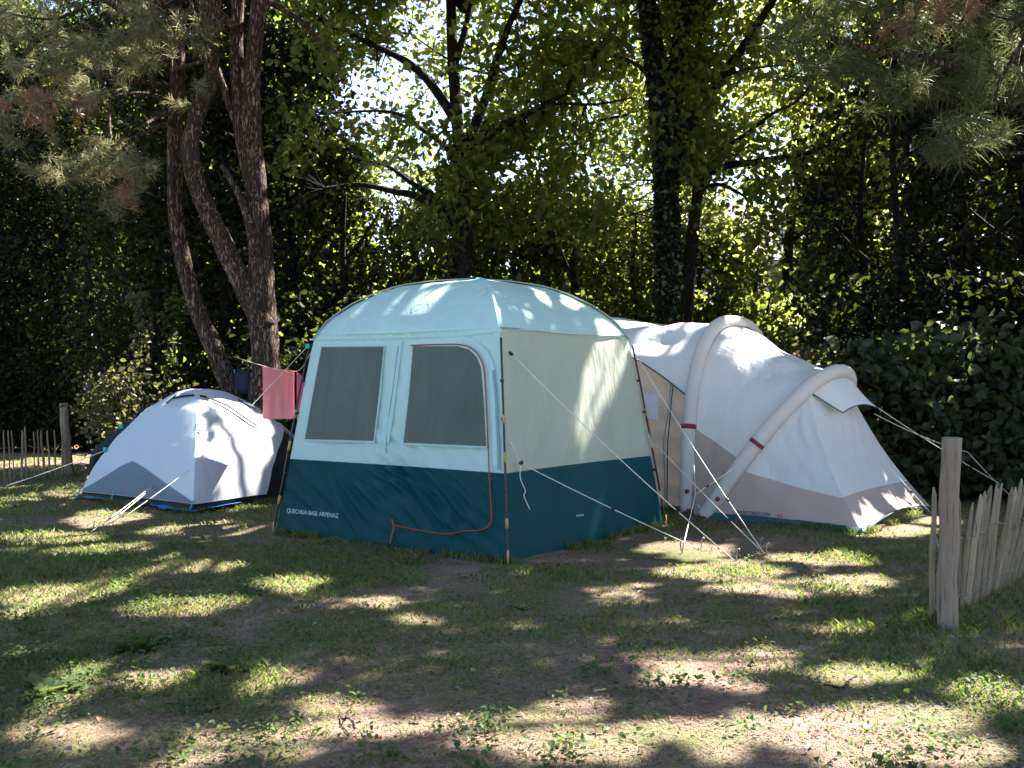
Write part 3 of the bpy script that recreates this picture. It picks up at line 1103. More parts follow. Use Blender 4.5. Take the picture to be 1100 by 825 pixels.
FW = (SH_L, SH_F)
FN = Vector(((SH_F - SH_L).y, -(SH_F - SH_L).x, 0)).normalized()
if FN.y > 0:
    FN = -FN
w1 = [(345, 372), (413, 371.5), (408, 425), (402, 475), (327, 473), (336, 420)]
w2 = [(443, 371), (492, 371), (505, 375), (513, 383), (518, 395), (521, 430), (523, 481), (433, 477), (439, 420)]
for w in (w1, w2):
    poly("mesh_window", [on_wall(*FW, x, y, .016) for x, y in w], MAT['mesh_dark'], sh)
    ribbon("window_hem", [on_wall(*FW, x, y, .015) for x, y in w + w[:1]], .018, FN, MAT['shelter_blue'], sh)
zip_px = [(441, 371.5), (470, 370.5), (493, 370.5), (507, 375), (515, 384), (520, 397), (522, 430), (524, 475), (526, 520), (528, 552), (526, 564), (516, 570), (500, 571), (480, 574), (455, 571), (425, 565)]
MB().tube([on_wall(*FW, x, y, .024) for x, y in zip_px], .0050, n=6, res=4).build("door_zip", MAT['orange'], sh)
MB().tube([on_wall(*FW, x, y, .024) for x, y in [(421, 558), (423, 567), (421, 577), (419, 586)]], .0075, n=6, res=3).build("zip_pull", MAT['orange'], sh)
ribbon("seam_strip", [on_wall(*FW, x, y, .014) for x, y in [(497, 365), (510, 369), (522, 380), (528, 395), (531, 430), (533, 500)]], .055, FN, MAT['shelter_blue'], sh)
ribbon("seam_strip", [on_wall(*FW, x, y, .017) for x, y in [(530, 398), (533, 430), (535, 470), (536, 505)]], .022, FN, MAT['grey_strip'], sh)
ribbon("seam_strip", [on_wall(*FW, x, y, .014) for x, y in [(428, 366), (424, 400), (419, 440), (414, 475)]], .085, FN, MAT['shelter_blue'], sh)
ribbon("seam_strip", [on_wall(*FW, x, y, .015) for x, y in [(415, 487), (416, 460), (422, 420), (428, 372)]], .010, FN, MAT['grey_strip'], sh)
ribbon("seam_strip", [on_wall(*FW, x, y, .012) for x, y in [(333, 365), (380, 364), (440, 363), (500, 360), (530, 357)]], .012, FN, MAT['shelter_blue'], sh)
ta, tb = on_wall(*FW, 308, 551, .022), on_wall(*FW, 355, 556, .022)
kq = .76 * (tb - ta).length / .40
text("lettering", "QUECHUA", .052, ta, tb - ta, (0, 0, 1), MAT['letter_pale'], sh, kq)
text("lettering", "BASE ARPENAZ", .052, ta.lerp(tb, .50), tb - ta, (0, 0, 1), MAT['letter_pale'], sh, kq)
ta, tb = on_wall(SH_F, SH_R, 619, 555.5, .012), on_wall(SH_F, SH_R, 632, 554, .012)
text("lettering", "QUECHUA", .026, ta, tb - ta, (0, 0, 1), MAT['letter_pale'], sh, .9)

# guy ropes of the shelter
SW = (SH_F, SH_R)
p_a = on_wall(*SW, 549, 380, .012)
MB().tube([p_a + Vector((-.014, 0, .01)), p_a + Vector((.014, 0, -.01))], .012, n=8).build("rope_toggle", MAT['black'], sh)
g1 = G(790, 603); g2 = G(752, 590); g3 = G(822, 596); g4 = G(816, 590)
rope(sh, [p_a, g1], .035); peg(sh, g1)
p_b = sh_pole(SH_F, .86) + Vector((.05, -.03, 0)); p_c = on_wall(*SW, 560, 499, .05)
rope(sh, [p_b, p_c, g2], .012); peg(sh, g2)
MB().tube([p_c, p_c + Vector((.0, -.01, .012))], .016, n=8).build("rope_toggle", MAT['black'], sh)
MB().tube([p_c, p_c + Vector((-.008, -.01, -.10)), p_c + Vector((.03, -.01, -.20)), p_c + Vector((.02, -.01, -.24)), p_c + Vector((.065, -.01, -.34))], .0035, n=6, res=4).build("rope_tail", MAT['rope'], sh)
rope(sh, [sh_pole(SH_R, 1.55) + Vector((.03, -.02, 0)), g3], .03); peg(sh, g3)
rope(sh, [sh_pole(SH_R, .76) + Vector((.04, -.02, .0)), g4], .012); peg(sh, g4)
surf("corner_tab", lambda u, v: sh_pole(SH_R, .70 + .16 * v) + Vector((.055 * u * (1 - v * .8), -.03 * u, 0)), 3, 4, MAT['shelter_grey'], sh)
p_l = sh_pole(SH_L, 1.60) + Vector((-.04, 0, 0))
rope(sh, [p_l, p_l + Vector((-1.27, 2.81, -.63)) * 2.5], .02)
MB().box(p_l, .035, .03, .04).build("rope_toggle", MAT['cyan'], sh)

# ------------------------------------------------------------------ dome tent (left)
DT = np.array([0, .1, .2, .45, .7, .88, .97, 1.0]); DZ = np.array([1.205, 1.20, 1.17, .99, .675, .365, .13, .045])
do = thing("dome_tent", "small silver white dome tent with slate grey corner panel and black hem", "tent", (DO_M.x, DO_M.y, 0))


def do_pt(A, B, s, t, off=0.0, bulge=.05):
    z = float(np.interp(t, DT, DZ))
    a, b = DO_M.lerp(A, t), DO_M.lerp(B, t)
    m = ((A + B) / 2 - DO_M).normalized()
    k = bulge * 4 * s * (1 - s) * math.sin(math.pi * min(1, t * .9)) + off
    p = a.lerp(b, s)
    return Vector((p.x, p.y, z)) + m * (k * .75) + Vector((0, 0, 1)) * (k * .66)


def crease(s, t):
    return .010 * math.sin(t * 46 + 5 * float(vnoise(s * 4, t * 3, 0, 61))) * min(1, t * 1.5) * float(vnoise(s * 6, t * 9, 0, 62)) + .006 * (float(vnoise(s * 9, t * 12, 0, 63)) - .5)


surf("left_panel", lambda u, v: do_pt(DO_A, DO_F, u, max(.002, v), .004 * (float(vnoise(u * 4, v * 4, 0, 64)) - .5)), 40, 40, MAT['dome_white'], do, v1=.985)
# slate corner panel low on the left wall: a triangle with its apex at mid wall
def slate(u, v):
    top = .845 + .135 * abs(u - .40) / (.40 if u < .40 else .60)
    t = .985 + (top - .985) * v
    return do_pt(DO_A, DO_F, u, t, .010)
surf("slate_panel", slate, 40, 12, MAT['dome_grey'], do, u0=.01, u1=.99)
SMAX = lambda t: float(np.interp(t, [.62, .7, .8, .9, 1.0], [1.0, .85, .68, .56, .46]))
surf("right_panel", lambda u, v: do_pt(DO_F, DO_C, u * min(1, SMAX(v)), max(.002, v), crease(u, v)), 60, 60, MAT['dome_crease'], do, v1=.985)
surf("inner_mesh", lambda u, v: do_pt(DO_F, DO_C, u, max(.002, v), -.05), 12, 24, MAT['black_cloth'], do, u0=.05)
for A, B in ((DO_C, DO_D), (DO_D, DO_A)):
    surf("back_panel", lambda u, v: do_pt(A, B, u, max(.002, v)), 16, 24, MAT['dome_white'], do, v1=.985)
# black hem
hem = MB()
for A, B, s1 in ((DO_A, DO_F, 1), (DO_F, DO_C, 1), (DO_C, DO_D, 1), (DO_D, DO_A, 1)):
    vs, n = [], 24
    for i in range(n + 1):
        p = do_pt(A, B, i / n * s1, .972, -.012); q = A.lerp(B, i / n)
        vs += [p, Vector((q.x, q.y, -.01)).lerp(Vector((DO_M.x, DO_M.y, -.01)), .015)]
    hem.add(vs, [(2 * i, 2 * i + 1, 2 * i + 3, 2 * i + 2) for i in range(n)])
hem.build("black_hem", MAT['black_cloth'], do)
# dark trim arcs at the top
ribbon("vent_trim", [do_pt(DO_A, DO_F, .42 + .5 * i / 8, .335 - .075 * i / 8, .014) for i in range(9)], .022, (-.4, -.6, .7), MAT['black_cloth'], do, .006)
ribbon("vent_trim", [do_pt(DO_A, DO_F, .42, .335 + .13 * i / 3 - .05, .014) for i in range(4)], .022, (-.4, -.6, .7), MAT['black_cloth'], do, .006)
surf("vent_flap", lambda u, v: do_pt(DO_A, DO_F, .42 + .5 * u, .24 + .09 * v - .07 * u * v, .012 + .05 * v), 14, 4, MAT['dome_white'], do)
ribbon("door_trim", [do_pt(DO_F, DO_C, .02 + .60 * (i / 14) ** 1.05, .27 + .36 * (i / 14) ** 1.6, .020) for i in range(15)], .026, (.5, -.5, .7), MAT['black_cloth'], do, .006)
ribbon("door_trim", [do_pt(DO_F, DO_C, .72 + .10 * i / 5, .36 + .12 * i / 5, .020) for i in range(6)], .018, (.5, -.5, .7), MAT['navy_cloth'], do, .006)
for s, t in ((.33, .985), (1.0, .985), (.0, .985)):
    p = do_pt(DO_A, DO_F, s, t, .015)
    MB().tube([p + Vector((0, 0, .03)), p + Vector((-.01, -.03, -.035)), p + Vector((-.015, -.05, -.05))], .007, n=6).build("webbing_loop", MAT['cyan'], do)
def flapfn(u, v):
    a = do_pt(DO_D, DO_A, .55 + .45 * u, .55 + .42 * v * (1 - .25 * u), .10 + .16 * math.sin(math.pi * v) * u)
    return a
fl = MB()
arc = [P(140, 452, 11.4), P(122, 464, 11.35), P(106, 478, 11.3), P(97, 490, 11.25), P(96, 505, 11.2)]
ap, _ = smooth_line(arc, [0] * 5, 5)
vs = []
for i, p in enumerate(ap):
    u = i / (len(ap) - 1)
    wv = Vector((.16 - .11 * u, .03, -.09 * (1 - u)))
    vs += [p + Vector((0, .05, 0)), p, p + wv, p + wv + Vector((0, .05, 0))]
fs = []
for i in range(len(ap) - 1):
    for k in range(4):
        fs.append((4 * i + k, 4 * i + (k + 1) % 4, 4 * i + 4 + (k + 1) % 4, 4 * i + 4 + k))
fs += [(0, 1, 2, 3), tuple(4 * (len(ap) - 1) + k for k in (3, 2, 1, 0))]
fl.add(vs, fs)
fl.build("rear_flap", MAT['navy_cloth'], do)
for px, py in ((113, 483), (130, 458)):
    MB().box(P(px, py, 11.1), .035, .03, .05).build("webbing_loop", MAT['cyan'], do)
MB().tube([do_pt(DO_F, DO_C, .02, .62, .01), do_pt(DO_F, DO_C, .05, .63, .02)], .010, n=6).build("webbing_loop", MAT['cyan'], do)
# ropes of the dome
e1 = G(98, 571)
q1 = do_pt(DO_A, DO_F, .62, .86, .012)
rope(do, [P(167, 519, q1.y), e1], .01); peg(do, e1)
rope(do, [P(169, 519, q1.y + .02), G(112, 565)], .01)
rope(do, [do_pt(DO_F, DO_C, .30, .70, .015), G(128, 559)], .02)
rope(do, [P(113, 484, 11.1), G(-30, 533)], .02, r=.004)
# blue tarp under it
tp = MB()
vs, n = [], 40
for i in range(n + 1):
    u = i / n
    q = DO_A.lerp(DO_F, u * 1.06 - .02) if u < .9 else DO_F.lerp(DO_C, (u - .9) * 3.0)
    d = Vector((-.55, -.8, 0)) if u < .9 else Vector((.3, -.9, 0))
    w = .17 + .05 * math.sin(u * 9) + .03 * float(vnoise(u * 14, 0, 0, 71))
    for k in range(4):
        r = q + d * (w * k / 3 - .12)
        vs.append(Vector((r.x, r.y, float(gh(r.x, r.y)) + .030 + .020 * float(vnoise(u * 30, k * 1.3, 0, 72)))))
tp.add(vs, [(4 * i + k, 4 * i + k + 1, 4 * i + k + 5, 4 * i + k + 4) for i in range(n) for k in range(3)])
tag(tp.build("groundsheet", MAT['blue_tarp']), "bright blue plastic groundsheet edge showing beneath the white dome tent", "groundsheet")

# ------------------------------------------------------------------ air beam tunnel tent (right)
at = thing("tunnel_tent", "long pale inflatable beam tunnel tent with taupe skirt and open porch", "tent", (2.4, 9.6, 0))
HW = 1.05


class Hoop:
    def __init__(self, foot, H, L, n, hw=HW):
        self.mid = foot + WD * hw
        self.H, self.L, self.n, self.hw = H, L, n, hw

    def __call__(self, u, off=0.0):
        th = math.pi * u
        c, s = math.cos(th), math.sin(th)
        a = math.copysign(abs(c) ** (2 / self.n), c) * (self.hw + off)
        h = abs(s) ** (2 / self.n)
        return self.mid - WD * a + AX * (self.L * h) + Vector((0, 0, 1)) * ((self.H + off) * h)


H0 = Hoop(AF0, 2.06, 0, 2.7)
H1 = Hoop(AF1, 1.90, 0, 2.7)
H2 = Hoop(AF2, 1.37, .93, 2.25, 1.02)
BR = .070
for H, rad, tb, te in ((H1, BR, 0, 1), (H2, BR, 0, 1), (H0, BR, 0, 1)):
    pts = [H(i / 40, .02) for i in range(41)]
    for p in pts:
        p.z = max(p.z, .0)
    pts[0].z = .02; pts[-1].z = .02
    pts, rr_ = smooth_line(pts, [rad] * 41, 4)
    rr_ = [r * (1 + .018 * math.sin(i * 1.9) * float(vnoise(i * .31, 0, 0, 84)) + .03 * (float(vnoise(i * .12, 0, 0, 85)) - .5)) for i, r in enumerate(rr_)]
    b = MB().tube(pts, rr_, n=16).build("air_beam", MAT['air_beam'], at)
    for sg in (-1, 1):
        MB().tube([p + AX * (sg * rad * .80) - (p - H.mid).normalized() * rad * .62 for p in pts[3:-3]], .006, n=5).build("sleeve_seam", MAT['grey_strip'], b)
    if H is H0:
        continue
    for u_, wdt in ((.018 if H is H1 else .036, 1), (.108 if H is H1 else .158, 1)):
        p, q = H(u_ - .004, .02), H(u_ + .004, .02)
        if wdt and u_ > .1:
            MB().tube([p, q], rad + .006, n=14).build("strap", MAT['red_strap'], b)
        else:
            c = (p + q) / 2 + Vector((-.01, -rad, 0))
            MB().tube([c, c + Vector((-.004, -.02, 0))], .022, n=10).build("valve", MAT['red_strap'], b)
    f = H(0, .02)
    MB().tube([f + Vector((.0, -.02, .05)), f + Vector((.0, -.03, .0))], .05, n=10).build("foot_strap", MAT['red_strap'], b)


def loft(Ha, Hb, bag=0.0, wr=.0, seed=0):
    def f(u, v):
        p = Ha(u).lerp(Hb(u), v)
        k = 4 * v * (1 - v)
        c = (Ha.mid + Hb.mid) / 2
        d = (p - Vector((c.x, c.y, .6)))
        d = d - AX * d.dot(AX)
        d.normalize()
        return p - d * (bag * k) + d * (wr * k * (float(vnoise(u * 12, v * 5, 0, seed)) - .5))
    return f


# porch canopy: the roof from the front hoop to the first beam, cut away at the near side in a curve
def can_u0(v):
    return .315 - .155 * max(0, (v - .25) / .75) ** 1.3 if v > .25 else .315 + .02 * (.25 - v)
cf = loft(H0, H1, .03, .12, 81)
US = .40
surf("canopy", lambda u, v: cf(max(US, can_u0(v)) + (1 - max(US, can_u0(v))) * u, v) if False else cf(can_u0(v) + (1 - can_u0(v)) * u, v), 70, 40, MAT['air_roof'], at)
MB().tube([cf(can_u0(i / 24), i / 24) + Vector((0, -.004, -.004)) for i in range(25)], .008, n=6).build("canopy_piping", MAT['teal_sheet'], at)
# tan side wall under it
def tan(u, v):
    b0, b1 = AF0 + WD * .10, AF1 + WD * .07
    t0, t1 = H0(.27) + WD * .16, H1(.24) + WD * .14
    p = b0.lerp(b1, u).lerp(t0.lerp(t1, u), v)
    p = p - WD * (.10 * math.sin(math.pi * v) - .02)
    return p + WD * (.020 * math.sin(v * 38 + 3 * float(vnoise(u * 5, v * 3, 0, 82))) * (1 - .5 * v))
surf("inner_wall", tan, 40, 60, MAT['air_tan'], at)


def on_tan(px, py, off=.015):
    best = None
    for i in range(81):
        for j in range(81):
            p = tan(i / 80, j / 80)
            x = CX + p.x / p.y * F; y = HY - (p.z - CH) / p.y * F
            d = (x - px) ** 2 + (y - py) ** 2
            if best is None or d < best[0]:
                best = (d, p)
    return best[1] - WD * off


poly("wall_window", [on_tan(x, y, .085) for x, y in ((697, 422), (711, 424), (711, 450), (698, 449))], MAT['window_clear'], at)
ribbon("wall_zip", [on_tan(x, y, .05) for x, y in ((723, 412), (720, 440), (716, 475), (716, 520), (716, 543))], .014, -WD, MAT['grey_strip'], at)
ribbon("wall_zip", [on_tan(x, y, .05) for x, y in ((726, 412), (724, 440), (720, 475), (720, 520), (720, 543))], .010, -WD, MAT['black_cloth'], at)
# far side, roof between beams, side panels
surf("far_wall", lambda u, v: cf(.62 + .38 * u, v) + WD * .02, 12, 12, MAT['air_white'], at)
mf = loft(H1, H2, .03, .10, 83)
surf("mid_panel", mf, 90, 24, MAT['air_white'], at)
# taupe triangle low between the two beams
tri = MB()
vs = []
for i in range(13):
    for j in range(13 - i):
        a, b = i / 12, j / 12
        u_ = a * .112 + b * .112 + (1 - a - b) * .0
        v_ = (b / (a + b)) if a + b > 0 else .5
        vs.append(mf(u_, v_) + Vector((-.3, -.7, .15)).normalized() * .012)
idx = {}
k = 0
for i in range(13):
    for j in range(13 - i):
        idx[(i, j)] = k; k += 1
fs = []
for i in range(12):
    for j in range(12 - i):
        fs.append((idx[(i, j)], idx[(i + 1, j)], idx[(i, j + 1)]))
        if (i + 1, j + 1) in idx:
            fs.append((idx[(i + 1, j)], idx[(i + 1, j + 1)], idx[(i, j + 1)]))
tri.add(vs, fs)
tri.build("taupe_panel", MAT['air_taupe'], at)
# rear compartment: side panel from the second beam to the corner seam, end panel between both seams
UH = .335
HH = H2(UH); HH2 = H2(1 - UH)
KN = .255                                             # height of the taupe skirt on the corner seam
def seam(v, a, h):
    p = Vector((a.x, a.y, 0)).lerp(h, v)
    return p - AX * (.05 * math.sin(math.pi * v)) - Vector((0, 0, .04 * math.sin(math.pi * v)))
def side(u, v):
    """u along from beam to seam, v from foot to top"""
    p = H2(UH * v).lerp(seam(v, AP1, HH), u)
    k = math.sin(math.pi * u) * math.sin(math.pi * v)
    q = p + WD * (.03 * k) - Vector((0, 0, .02 * k))
    q += WD * ((.008 * math.sin((u * 3 + v * 6) * 5) + .05 * (float(vnoise(u * 4 + v * 5, (u - v) * 2, 0, 86)) - .5)) * k)
    if v == 0 and 0 < u < 1:
        q.z += .05 * math.sin(math.pi * u)
    return q
def vs_beam(u):
    return .295 - .04 * u                              # skirt line
surf("side_panel", lambda u, v: side(u, vs_beam(u) + (1 - vs_beam(u)) * v), 50, 40, MAT['air_white'], at)
surf("side_skirt", lambda u, v: side(u, vs_beam(u) * v), 50, 20, MAT['air_taupe'], at)
def endp(u, v):
    a, b = seam(v, AP1, HH), seam(v, AP2, HH2)
    p = a.lerp(b, u)
    k = math.sin(math.pi * u)
    bulge = -.05 if v < .5 else -.05 + .2 * (v - .5)
    p = p + AX * (bulge * k)
    p.z += .13 * k * max(0, 1 - v / .22) * .75
    p += AX * (.012 * math.sin((u * 2.2 - v * 1.2) * 16) * k * (u ** 1.5))
    return p
surf("end_panel", lambda u, v: endp(u, .262 + (1 - .262) * v), 50, 40, MAT['air_white'], at)
surf("end_skirt", lambda u, v: endp(u, .262 * v), 50, 14, MAT['air_taupe'], at)
surf("far_side_panel", lambda u, v: H2(1 - UH * v).lerp(seam(v, AP2, HH2), u), 12, 12, MAT['air_white'], at)
surf("end_roof", lambda u, v: H2(UH + (1 - 2 * UH) * u).lerp(seam(1, AP1, HH).lerp(seam(1, AP2, HH2), u), v) + AX * .0, 16, 4, MAT['air_white'], at)
# hood over the end window, pulled out by two ropes
E1, E2 = P(905, 443, 9.55), P(943, 438, 10.15)
def hood(u, v):
    top = H2(UH + (1 - 2 * UH) * u, .03)
    low = HH.lerp(E1, u / .42) if u < .42 else (E1.lerp(E2, (u - .42) / .36) + Vector((0, 0, .055 * math.sin(math.pi * (u - .42) / .36))) if u < .78 else E2.lerp(HH2, (u - .78) / .22))
    p = top.lerp(low, v)
    p.z -= .03 * math.sin(math.pi * v)
    return p
surf("rear_hood", hood, 50, 16, MAT['air_roof'], at)
MB().tube([hood(i / 40, 1) + Vector((0, -.003, -.004)) for i in range(33)], .006, n=6).build("hood_piping", MAT['teal_sheet'], at)
# teal groundsheet edge
gs = MB()
vs, n = [], 30
for i in range(n + 1):
    u = i / n
    q = (AF2 + Vector((-.05, .02, 0))).lerp(AP1 + Vector((0, .0, 0)), u)
    for k in range(5):
        r = q - WD * (-.10 + .13 * k / 4 + .02 * math.sin(u * 7))
        vs.append(Vector((r.x, r.y, float(gh(r.x, r.y)) + (.050 if k < 4 else .0) + .008 * float(vnoise(u * 20, k, 0, 91)))))
gs.add(vs, [(5 * i + k, 5 * i + k + 1, 5 * i + k + 6, 5 * i + k + 5) for i in range(n) for k in range(4)])
gs.build("groundsheet", MAT['teal_sheet'], at)
MB().tube([AP1.lerp(AP2, i / 12) + Vector((0, 0, .02 + .095 * math.sin(math.pi * i / 12))) - WD * 0 + AX * (.005) for i in range(13)], .008, n=6).build("hem_piping", MAT['teal_sheet'], at)
# lettering on the skirt
def side_px(px, py, off=.014):
    best = None
    for i in range(101):
        for j in range(60):
            p = side(i / 100, j / 59 * .4)
            x = CX + p.x / p.y * F; y = HY - (p.z - CH) / p.y * F
            d = (x - px) ** 2 + (y - py) ** 2
            if best is None or d < best[0]:
                best = (d, p)
    return best[1] + Vector((-.55, -.75, .25)).normalized() * off
ta, tb = side_px(792, 552), side_px(832, 555.5)
text("lettering", "AIRSECONDS FAM", .050, ta, tb - ta, (0, 0, 1), MAT['letter_dark'], at, .93 * (tb - ta).length / .42)
ta, tb = side_px(834.5, 556), side_px(841, 556.5)
text("lettering", "4.2", .050, ta, tb - ta, (0, 0, 1), MAT['letter_red'], at, .9)
# ropes of the tunnel tent
gk = G(732, 595)
j = P(747, 531, 9.1)
rope(at, [H1(.10, .02) + Vector((.02, -.09, 0)), j, gk], .0, r=.0038); peg(at, gk)
rope(at, [H2(.115, .02) + Vector((-.02, -.09, 0)), j], .0, r=.0038)
rope(at, [E2, P(1075, 520, 10.4)], .02); rope(at, [E2 + Vector((-.03, .02, -.06)), P(1040, 486, 10.5), P(1112, 555, 10.4)], .03)
rope(at, [E1 + Vector((.02, .0, -.04)), AP1.lerp(AP2, .78) + AX * .12], .0); peg(at, AP1.lerp(AP2, .78) + AX * .12)
vt = [E1 + Vector((.02, 0, -.04)), AP1.lerp(AP2, .86) + AX * .05]
peg(at, AP1 + AX * .03)

# ------------------------------------------------------------------ washing line, towels, stand-in for an unclear dark object
TY = 10.72
lp = [P(251, 383, 11.95), P(283, 393, TY), P(318, 399, 9.83), sh_pole(SH_L, 1.55)]
tag(MB().tube(lp, .003, n=6, res=6).build("washing_line", MAT['rope']), "thin cord strung between the pine and the shelter tent", "washing line")


def towel(name, x0, x1, y0, y1, Y, mat, label, seed, dY=.85):
    def f(u, v):
        x = x0 + (x1 - x0) * u
        y = y0 + (y1 - y0) * v + 5 * u * (1 - v)
        p = P(x, y, Y - dY * u)
        w = .018 * math.sin(u * 17 + 2 * v) * (.35 + .65 * v) + .02 * (float(vnoise(u * 5, v * 3, 0, seed)) - .5)
        return p + Vector((0, w, 0))
    vs, nu, nv = [], 30, 24
    mb = MB()
    for sgn in (0, 1):
        mb.add([f(i / nu, j / nv) + Vector((0, .012 * sgn, 0)) for j in range(nv + 1) for i in range(nu + 1)],
               [(jj * (nu + 1) + i, jj * (nu + 1) + i + 1, (jj + 1) * (nu + 1) + i + 1, (jj + 1) * (nu + 1) + i) for jj in range(nv) for i in range(nu)])
    tag(mb.build(name, mat), label, "towel")


towel("towel", 282, 316, 393.5, 450, TY, MAT['towel_red'], "faded red bath towel hanging beside the shelter tent wall", 95)
towel("towel", 318.5, 326, 400, 452, 9.78, MAT['towel_pink'], "deep pink towel hanging mostly hidden behind the shelter tent", 96, .45)
bg_ = thing("bag", "dark navy stand-in for an unclear object with bright blue tabs between the pine trunks", "bag", P(259, 415, 12.0))
bb = MB()  # rounded shape standing in for an unidentified dark object
cb = P(261, 411, 12.0)
nu_, nv_ = 20, 12
sg_ = lambda v, e: math.copysign(abs(v) ** e, v)
for j in range(nv_ + 1):
    for i in range(nu_):
        la, lo = -math.pi / 2 + math.pi * j / nv_, 2 * math.pi * i / nu_
        w_ = 1 + .10 * (float(vnoise(i * .7, j * .9, 0, 99)) - .5)
        bb.v.append(tuple(cb + Vector((.105 * w_ * sg_(math.cos(la), .5) * sg_(math.cos(lo), .5), .07 * sg_(math.cos(la), .5) * sg_(math.sin(lo), .5), .15 * w_ * sg_(math.sin(la), .6)))))
bb.f = [(j * nu_ + i, j * nu_ + (i + 1) % nu_, (j + 1) * nu_ + (i + 1) % nu_, (j + 1) * nu_ + i) for j in range(nv_) for i in range(nu_)]
pts = [cb + Vector((-.07 * math.cos(math.pi * i / 8), 0, .13 + .09 * math.sin(math.pi * i / 8))) for i in range(9)]
bb.build("stand_in_body", MAT['navy_cloth'], bg_)
for x, y in ((249, 394), (268, 398)):
    MB().box(P(252 if x < 255 else 270, y + 5, 11.915), .016, .02, .05).build("tab", MAT['blue_tarp'], bg_)
MB().tube(pts, .010, n=6, res=3).build("handle", MAT['black'], bg_)


# ------------------------------------------------------------------ trees
def tr(px, Y):
    return [P(x, y, Y + d) for x, y, d in [(q + (0,))[:3] if len(q) == 2 else q for q in px]]


def tree_root(name, label, p, group=None):
    return thing(name, label, "tree", (p[0], p[1], 0), group)


class Tree:
    def __init__(self, name, label, base, bark, group=None, cat="tree"):
        self.t = thing(name, label, cat, (base[0], base[1], 0), group)
        self.mb = MB()
        self.base = Vector((base[0], base[1], 0))
        self.bark = bark
        self.L, self.LS = [], []

    def limb(self, px, Y, r0, r1, n=9, res=4, wob=.10):
        pts = tr(px, Y)
        k = len(pts)
        self.mb.tube(pts, [r0 + (r1 - r0) * (i / (k - 1)) for i in range(k)], n=n, res=res, wob=wob)
        return pts

    def limbw(self, pts, r0, r1, n=8, res=3, wob=.08):
        k = len(pts)
        self.mb.tube([Vector(p) for p in pts], [r0 + (r1 - r0) * (i / (k - 1)) for i in range(k)], n=n, res=res, wob=wob)

    def put(self, P_, s):
        self.L.append(P_); self.LS.append(s)

    def done(self, leafmat, up=.6, aspect=.32, cull=True, name="crown", lmin=2.6):
        self.mb.build("trunk", self.bark, self.t)
        if self.L:
            Pn = np.concatenate(self.L); s = np.concatenate(self.LS)
            if cull:
                k = ~(lit(Pn) & (Pn[:, 2] > lmin))
                Pn, s = Pn[k], s[k]
            leaves(name, Pn, s, leafmat, self.t, up=up, aspect=aspect)


def clusters(C, n, sig, size, flat=.8):
    """leaf positions round cluster centres C"""
    C = np.asarray(C, float)
    m = len(C)
    d = rng.normal(size=(m * n, 3)) * sig
    d[:, 2] *= flat
    Pn = np.repeat(C, n, 0) + d
    return Pn, size * (.65 + .7 * rng.random(m * n))


def twigs(tree, C, tips, r=.006):
    """thin twigs from the nearest limb points to some leaf clusters"""
    tips = np.array([tuple(t) for t in tips])
    for c in C:
        d = np.linalg.norm(tips - c, axis=1)
        i = int(np.argmin(d))
        if d[i] < .12 or d[i] > 1.6:
            continue
        a = Vector(tips[i]); b = Vector(c)
        mid = a.lerp(b, .5) + Vector(rng.normal(size=3)) * .07 * d[i]
        tree.mb.tube([a, mid, b], [r * (1 + d[i]), r * .8, r * .35], n=4, res=2, cap=False)


# --- the big pine with a leaning limb
pine = Tree("pine_tree", "thick rough barked pine forking into a curved leaning limb behind the white dome tent", P(285, 430, 11.6), MAT['bark_pine'])
pine.mb.tube(tr([(289, 545), (287, 440), (285, 390), (282, 335), (280, 280), (276, 215), (270, 140), (272, 60), (283, -40), (296, -180), (300, -330)], 11.6),
             [.24, .195, .165, .150, .146, .130, .112, .095, .083, .065, .04], n=16, res=6, wob=.11)
pine.limb([(284, 352), (268, 318), (247, 278), (227, 235), (212, 200), (204, 160), (212, 122), (226, 88), (229, 40), (236, -40), (236, -180), (225, -300)], 11.55,   .135, .055, n=13, res=6)
pine.limb([(276, 215), (262, 150), (256, 90), (254, 30), (262, -60), (268, -200)], 11.7, .11, .05, n=10, res=5)
pine.limb([(275, 275), (262, 222), (246, 190), (238, 178)], 11.45, .055, .025)
pine.limb([(279, 225), (276, 250), (268, 240)], 11.4, .05, .03)
pine.limb([(255, 135), (240, 95), (228, 60), (210, 25), (200, -30)], 11.7, .05, .02)
pine.limb([(278, 152), (262, 150), (240, 140)], 11.4, .018, .008)
pine.limb([(285, 0), (320, 20), (350, 50), (372, 60)], 11.9, .04, .015)
pine.limb([(252, 30), (200, -10), (150, 17), (110, 0)], 11.2, .05, .02)

slim = Tree("pine_tree", "slim pine trunk leaning beside the thicker forked pine", P(258, 450, 12.0), MAT['bark_pine'])
slim.mb.tube(tr([(290, 545), (262, 455), (247, 416), (229, 372), (212, 333), (199, 290), (191, 250), (188, 200), (188, 140), (191, 80), (190, 20), (186, -60), (184, -220)], 12.0),
             [.14, .122, .112, .104, .098, .094, .09, .087, .083, .08, .075, .07, .05], n=12, res=5, wob=.10)
slim_br = [[(188, 92), (150, 88), (105, 80), (60, 78), (20, 88)], [(187, 108), (150, 100), (110, 105), (70, 100)], [(186, 120), (165, 128), (150, 138)],
           [(189, 60), (150, 75), (120, 105), (120, 150), (135, 178)], [(190, 30), (140, 40), (90, 30), (30, 45)], [(189, 0), (150, 17), (110, 0), (60, 20), (10, 15)],
           [(188, 130), (140, 150), (100, 185), (60, 188)], [(190, -40), (120, -20), (60, -30)], [(187, 75), (230, 60), (215, 40)]]
slim_pts = []
for b in slim_br:
    k = len(b)
    slim.mb.tube([P(x, y, 11.9 - .9 * i / (k - 1)) for i, (x, y) in enumerate(b)], [.032 - .024 * i / (k - 1) for i in range(k)], n=7, res=5, wob=.1)


